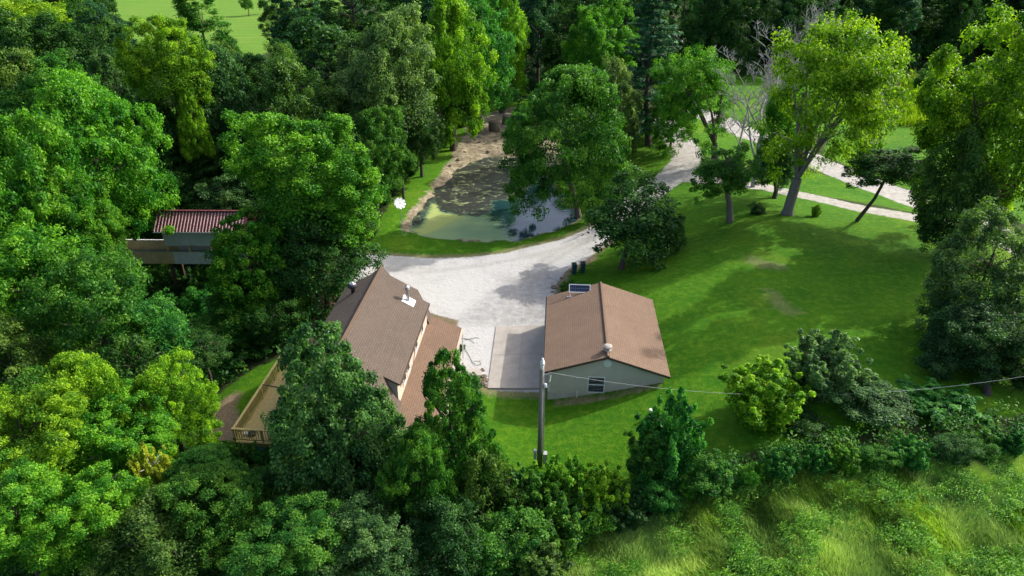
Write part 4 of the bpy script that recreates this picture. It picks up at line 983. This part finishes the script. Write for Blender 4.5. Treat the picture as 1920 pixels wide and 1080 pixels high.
def okleft(x, y):
    u, v = uv_of(x, y)
    if u < -100 or u > 880: return False
    a = np.array([x]); b = np.array([y])
    if sdpoly(a, b, hay)[0] > -3 or sdpoly(a, b, hay2)[0] > -2 or max(sdpoly(a, b, l)[0] for l in lawns) > -4 or sdpoly(a, b, mud)[0] > -5: return False
    if sdpoly(a, b, lot)[0] > -4 or (x > -22 and y < 66): return False
    if -42 < x < -12 and 50 < y < 75: return False
    if u > 190 and u < 520 and v < 190: return False
    return True
wood(56, -110, -8, 66, 165, ['dk', 'md', 'gd', 'dg'], (9, 14.5), okleft, 'tree in the left wood', 'crowded upper left wood trees', 23)
wood(22, -62, -38, 36, 66, ['md', 'br', 'dk'], (7, 11.5), okleft, 'tree in the left edge wood', 'left edge wood trees', 24)
def okhed(x, y):
    u, v = uv_of(x, y); return -50 < u < 700
wood(16, -150, -70, 424, 450, ['md', 'dk', 'dg'], (9, 13), okhed, 'distant tree in the row beyond the hay field', 'tree row beyond the hay field', 25, ('round',))

# bushes fringing the treeline, the creek and the meadow edge
ORD = ['leftmost', 'second', 'third', 'fourth', 'fifth', 'sixth', 'seventh', 'eighth', 'ninth', 'tenth', 'eleventh', 'twelfth', 'thirteenth', 'fourteenth', 'fifteenth', 'sixteenth', 'seventeenth']
def fringe(pts, label, group, cols, seed, hs=(1.2, 2.4), kinds=('small', 'bush')):
    rw = random.Random(seed); us = sorted(p[0] for p in pts); lab0 = label
    for (u, v) in pts:
        r_ = us.index(u); label = lab0 if len(pts) == 1 else (ORD[r_] + ' ' + lab0 if r_ == 0 else 'rightmost ' + lab0 if r_ == len(pts) - 1 else ORD[r_] + ' from left, ' + lab0)
        q = G(u + rw.uniform(-6, 6), v + rw.uniform(-3, 3)); me, R, H = rw.choice(VAR[rw.choice(kinds)]); h = rw.uniform(*hs)
        o = tag(bpy.data.objects.new('bush', me), label, 'bush', group); COL.objects.link(o); o.location = q; s = h / H * rw.uniform(.9, 1.3)
        o.scale = (s, s, h / H); o.rotation_euler = (0, 0, rw.uniform(0, 6.28)); o.color = jitter(CO[rw.choice(cols)], .2)
fringe([(700, 400), (715, 385), (730, 365), (745, 345), (765, 325), (780, 312), (800, 292), (820, 275), (840, 255), (858, 240), (875, 222), (890, 208), (905, 195), (925, 178), (690, 430), (680, 450)],
       'low bush in the fringe between pond bank lawn and treeline', 'bushes along the treeline foot', ['dk', 'md', 'gd'], 31, (1.5, 3))
fringe([(1140, 960), (1180, 955), (1230, 945), (1290, 930), (1350, 915), (1400, 905), (1460, 895), (1520, 885), (1580, 880), (1640, 872), (1700, 868), (1770, 860), (1830, 855), (1890, 850), (1100, 985), (1060, 1010), (1020, 1035)],
       'weedy bush in the dark strip along the meadow edge', 'bushes along the meadow edge', ['em', 'md', 'br', 'dg'], 32, (1.0, 2.1))
fringe([(400, 690), (430, 680), (455, 668), (480, 655), (510, 648), (370, 715), (350, 745), (340, 780), (350, 860), (380, 870), (420, 875), (460, 872), (500, 870)],
       'dark bush bordering the small lawn left of the deck', 'bushes around the left lawn', ['dk', 'md', 'em'], 33, (1, 2))
fringe([(260, 520), (300, 540), (345, 560), (380, 580), (240, 560), (290, 590), (330, 610), (370, 640), (410, 560), (450, 560), (400, 600), (310, 500), (350, 505), (270, 500)],
       'ravine bush growing on the banks below the bridge', 'bushes in the ravine', ['dk', 'em', 'md'], 34, (2.2, 4))
fringe([(860, 655)], 'tiny dark bush against the porch eave on the gravel', None, ['dk'], 35, (.6, .7), ('small',))
fringe([(884, 722)], 'rounded blue green bush in the bed left of the concrete pad', None, ['em'], 36, (1.1, 1.15), ('small',))
fringe([(1060, 548), (1070, 540)], 'leafy bush against the back wall of the garage', 'bushes behind the garage', ['md'], 37, (.7, 1.0))

# ------------------------------------------------------------------ meadow grass, undergrowth
def grass_patch(name, poly, n, hs, wd, cols, seed, x0, x1, y0, y1, label, lean=.6, marg=0):
    rng = np.random.default_rng(seed); x = rng.uniform(x0, x1, n * 3); y = rng.uniform(y0, y1, n * 3)
    k = sdpoly(x, y, poly) + (vnoise(x, y, 1.5, 8) - .5) * 1.5 > marg; x, y = x[k][:n], y[k][:n]; n = len(x)
    dens = vnoise(x, y, .8, 9) * .6 + vnoise(x, y, 2.3, 10) * .6
    h = hs * (.45 + .9 * dens) * rng.uniform(.7, 1.3, n); a = vnoise(x, y, 3.0, 11) * 5 + rng.normal(0, .6, n)
    L = np.stack([np.cos(a), np.sin(a), 0 * a], 1) * (h * lean * rng.uniform(.5, 1.3, n))[:, None]
    z = terrain(x, y) + mrel(x, y) * sst(0, 2, sdpoly(x, y, meadow)) - .05; B = np.stack([x, y, z], 1); up = np.array([0, 0, 1])
    s = np.stack([-np.sin(a + .8), np.cos(a + .8), 0 * a], 1) * (wd * rng.uniform(.6, 1.4, n))[:, None]
    mid = B + L * .35 + up * (h * .65)[:, None]; tip = B + L + up * (h * .9)[:, None]
    V = np.stack([B - s, B + s, mid + s * .8, mid - s * .8, tip + s * .15, tip - s * .15], 1).reshape(-1, 3)
    i = np.arange(n)[:, None] * 6; F = np.vstack([i + [0, 1, 2, 3], i + [3, 2, 4, 5]])
    tint = np.repeat(np.clip(vnoise(x, y, 1.9, 12) * 1.1 - .05 + rng.normal(0, .18, n), 0, 1), 6)
    me = fast_mesh(name, V, F, {'tint': tint}); me.materials.append(M['blade']); o = bpy.data.objects.new(name, me); COL.objects.link(o)
    o.color = (*cols, 1); tag(o, label, 'grass', None, 'stuff')
grass_patch('meadow_grass', meadow, 200000, .42, .013, (.27, .43, .085), 41, 0, 30, 15, 33, 'tall tangled yellow green meadow grass in the lower right foreground')
grass_patch('crop_rows', corn, 26000, 1.5, .07, (.17, .27, .02), 43, 35, 110, 78, 190, 'bright yellow green crop standing in the field beyond the road', .3)
# leafy undergrowth on the wood floor
rng = np.random.default_rng(51); nu = 5200
x = rng.uniform(-62, 30, nu * 4); y = np.exp(rng.uniform(math.log(17), math.log(100), nu * 4))
sl = np.max([sdpoly(x, y, p) for p in lawns] + [sdpoly(x, y, lot), sdpoly(x, y, meadow), sdpoly(x, y, mud), sdpoly(x, y, pond), sdline(x, y, drive_a, 5), sdline(x, y, drive_b, 4), sdline(x, y, road, 7)], 0)
k = (sl < -.5) & ~((x > -18) & (x < 11) & (y > 27.5) & (y < 62)) & (x > -60 + 0 * x) & ~((x > 8) & (y > 33) & (y < 110))
x, y = x[k][:nu], y[k][:nu]; C = np.stack([x, y, terrain(x, y) + rng.uniform(.1, .7, len(x))], 1)
far = y > 42; Vs, Fs, Ts, nv = [], [], [], 0
for sel, mp, L_, W_ in ((far, 26, .32, .22), (~far, 75, .17, .11)):
    Cc = C[sel]; Pp, nor, t_ = cloud(rng, Cc, rng.uniform(.45, 1.0, len(Cc)), np.tile([0, 0, 1.], (len(Cc), 1)), mp, L_, W_, flat=.7)
    V, F, Tt = leaves(rng, Pp, nor, L_, W_, t_); Vs.append(V); Fs.append(F + nv); Ts.append(Tt); nv += len(V)
me = crown_mesh('undergrowth', np.vstack(Vs), np.vstack(Fs), np.concatenate(Ts)); o = bpy.data.objects.new('undergrowth', me); COL.objects.link(o); o.color = (.06, .19, .03, 1)
tag(o, 'dark leafy undergrowth covering the wood floor', 'undergrowth', None, 'stuff')
# leafy weeds matted through the meadow grass
nw = 8000; x = rng.uniform(0, 32, nw * 2); y = rng.uniform(16, 33, nw * 2); k = sdpoly(x, y, meadow) > -.6; x, y = x[k][:nw], y[k][:nw]
hn = vnoise(x, y, 1.3, 15); k = hn + rng.uniform(-.25, .25, len(x)) > .52; x, y, hn = x[k], y[k], hn[k]
C = np.stack([x, y, terrain(x, y) + mrel(x, y) + .02 + .30 * hn], 1)
Pp, nor, t_ = cloud(rng, C, rng.uniform(.16, .42, len(x)), np.tile([0, 0, 1.], (len(x), 1)), 44, .1, .06, flat=.75, up=.6)
ax = np.stack([np.full(len(Pp), .8), np.full(len(Pp), .35), np.full(len(Pp), .5)], 1) + unit(rng, len(Pp)) * .7
V, F, Tt = leaves(rng, Pp, nor, .16, .04, t_, axis=ax)
me = crown_mesh('meadow_weeds', V, F, Tt); o = bpy.data.objects.new('meadow_weeds', me); COL.objects.link(o); o.color = (.15, .36, .04, 1)
tag(o, 'matted leafy weeds growing through the meadow grass', 'weeds', None, 'stuff')
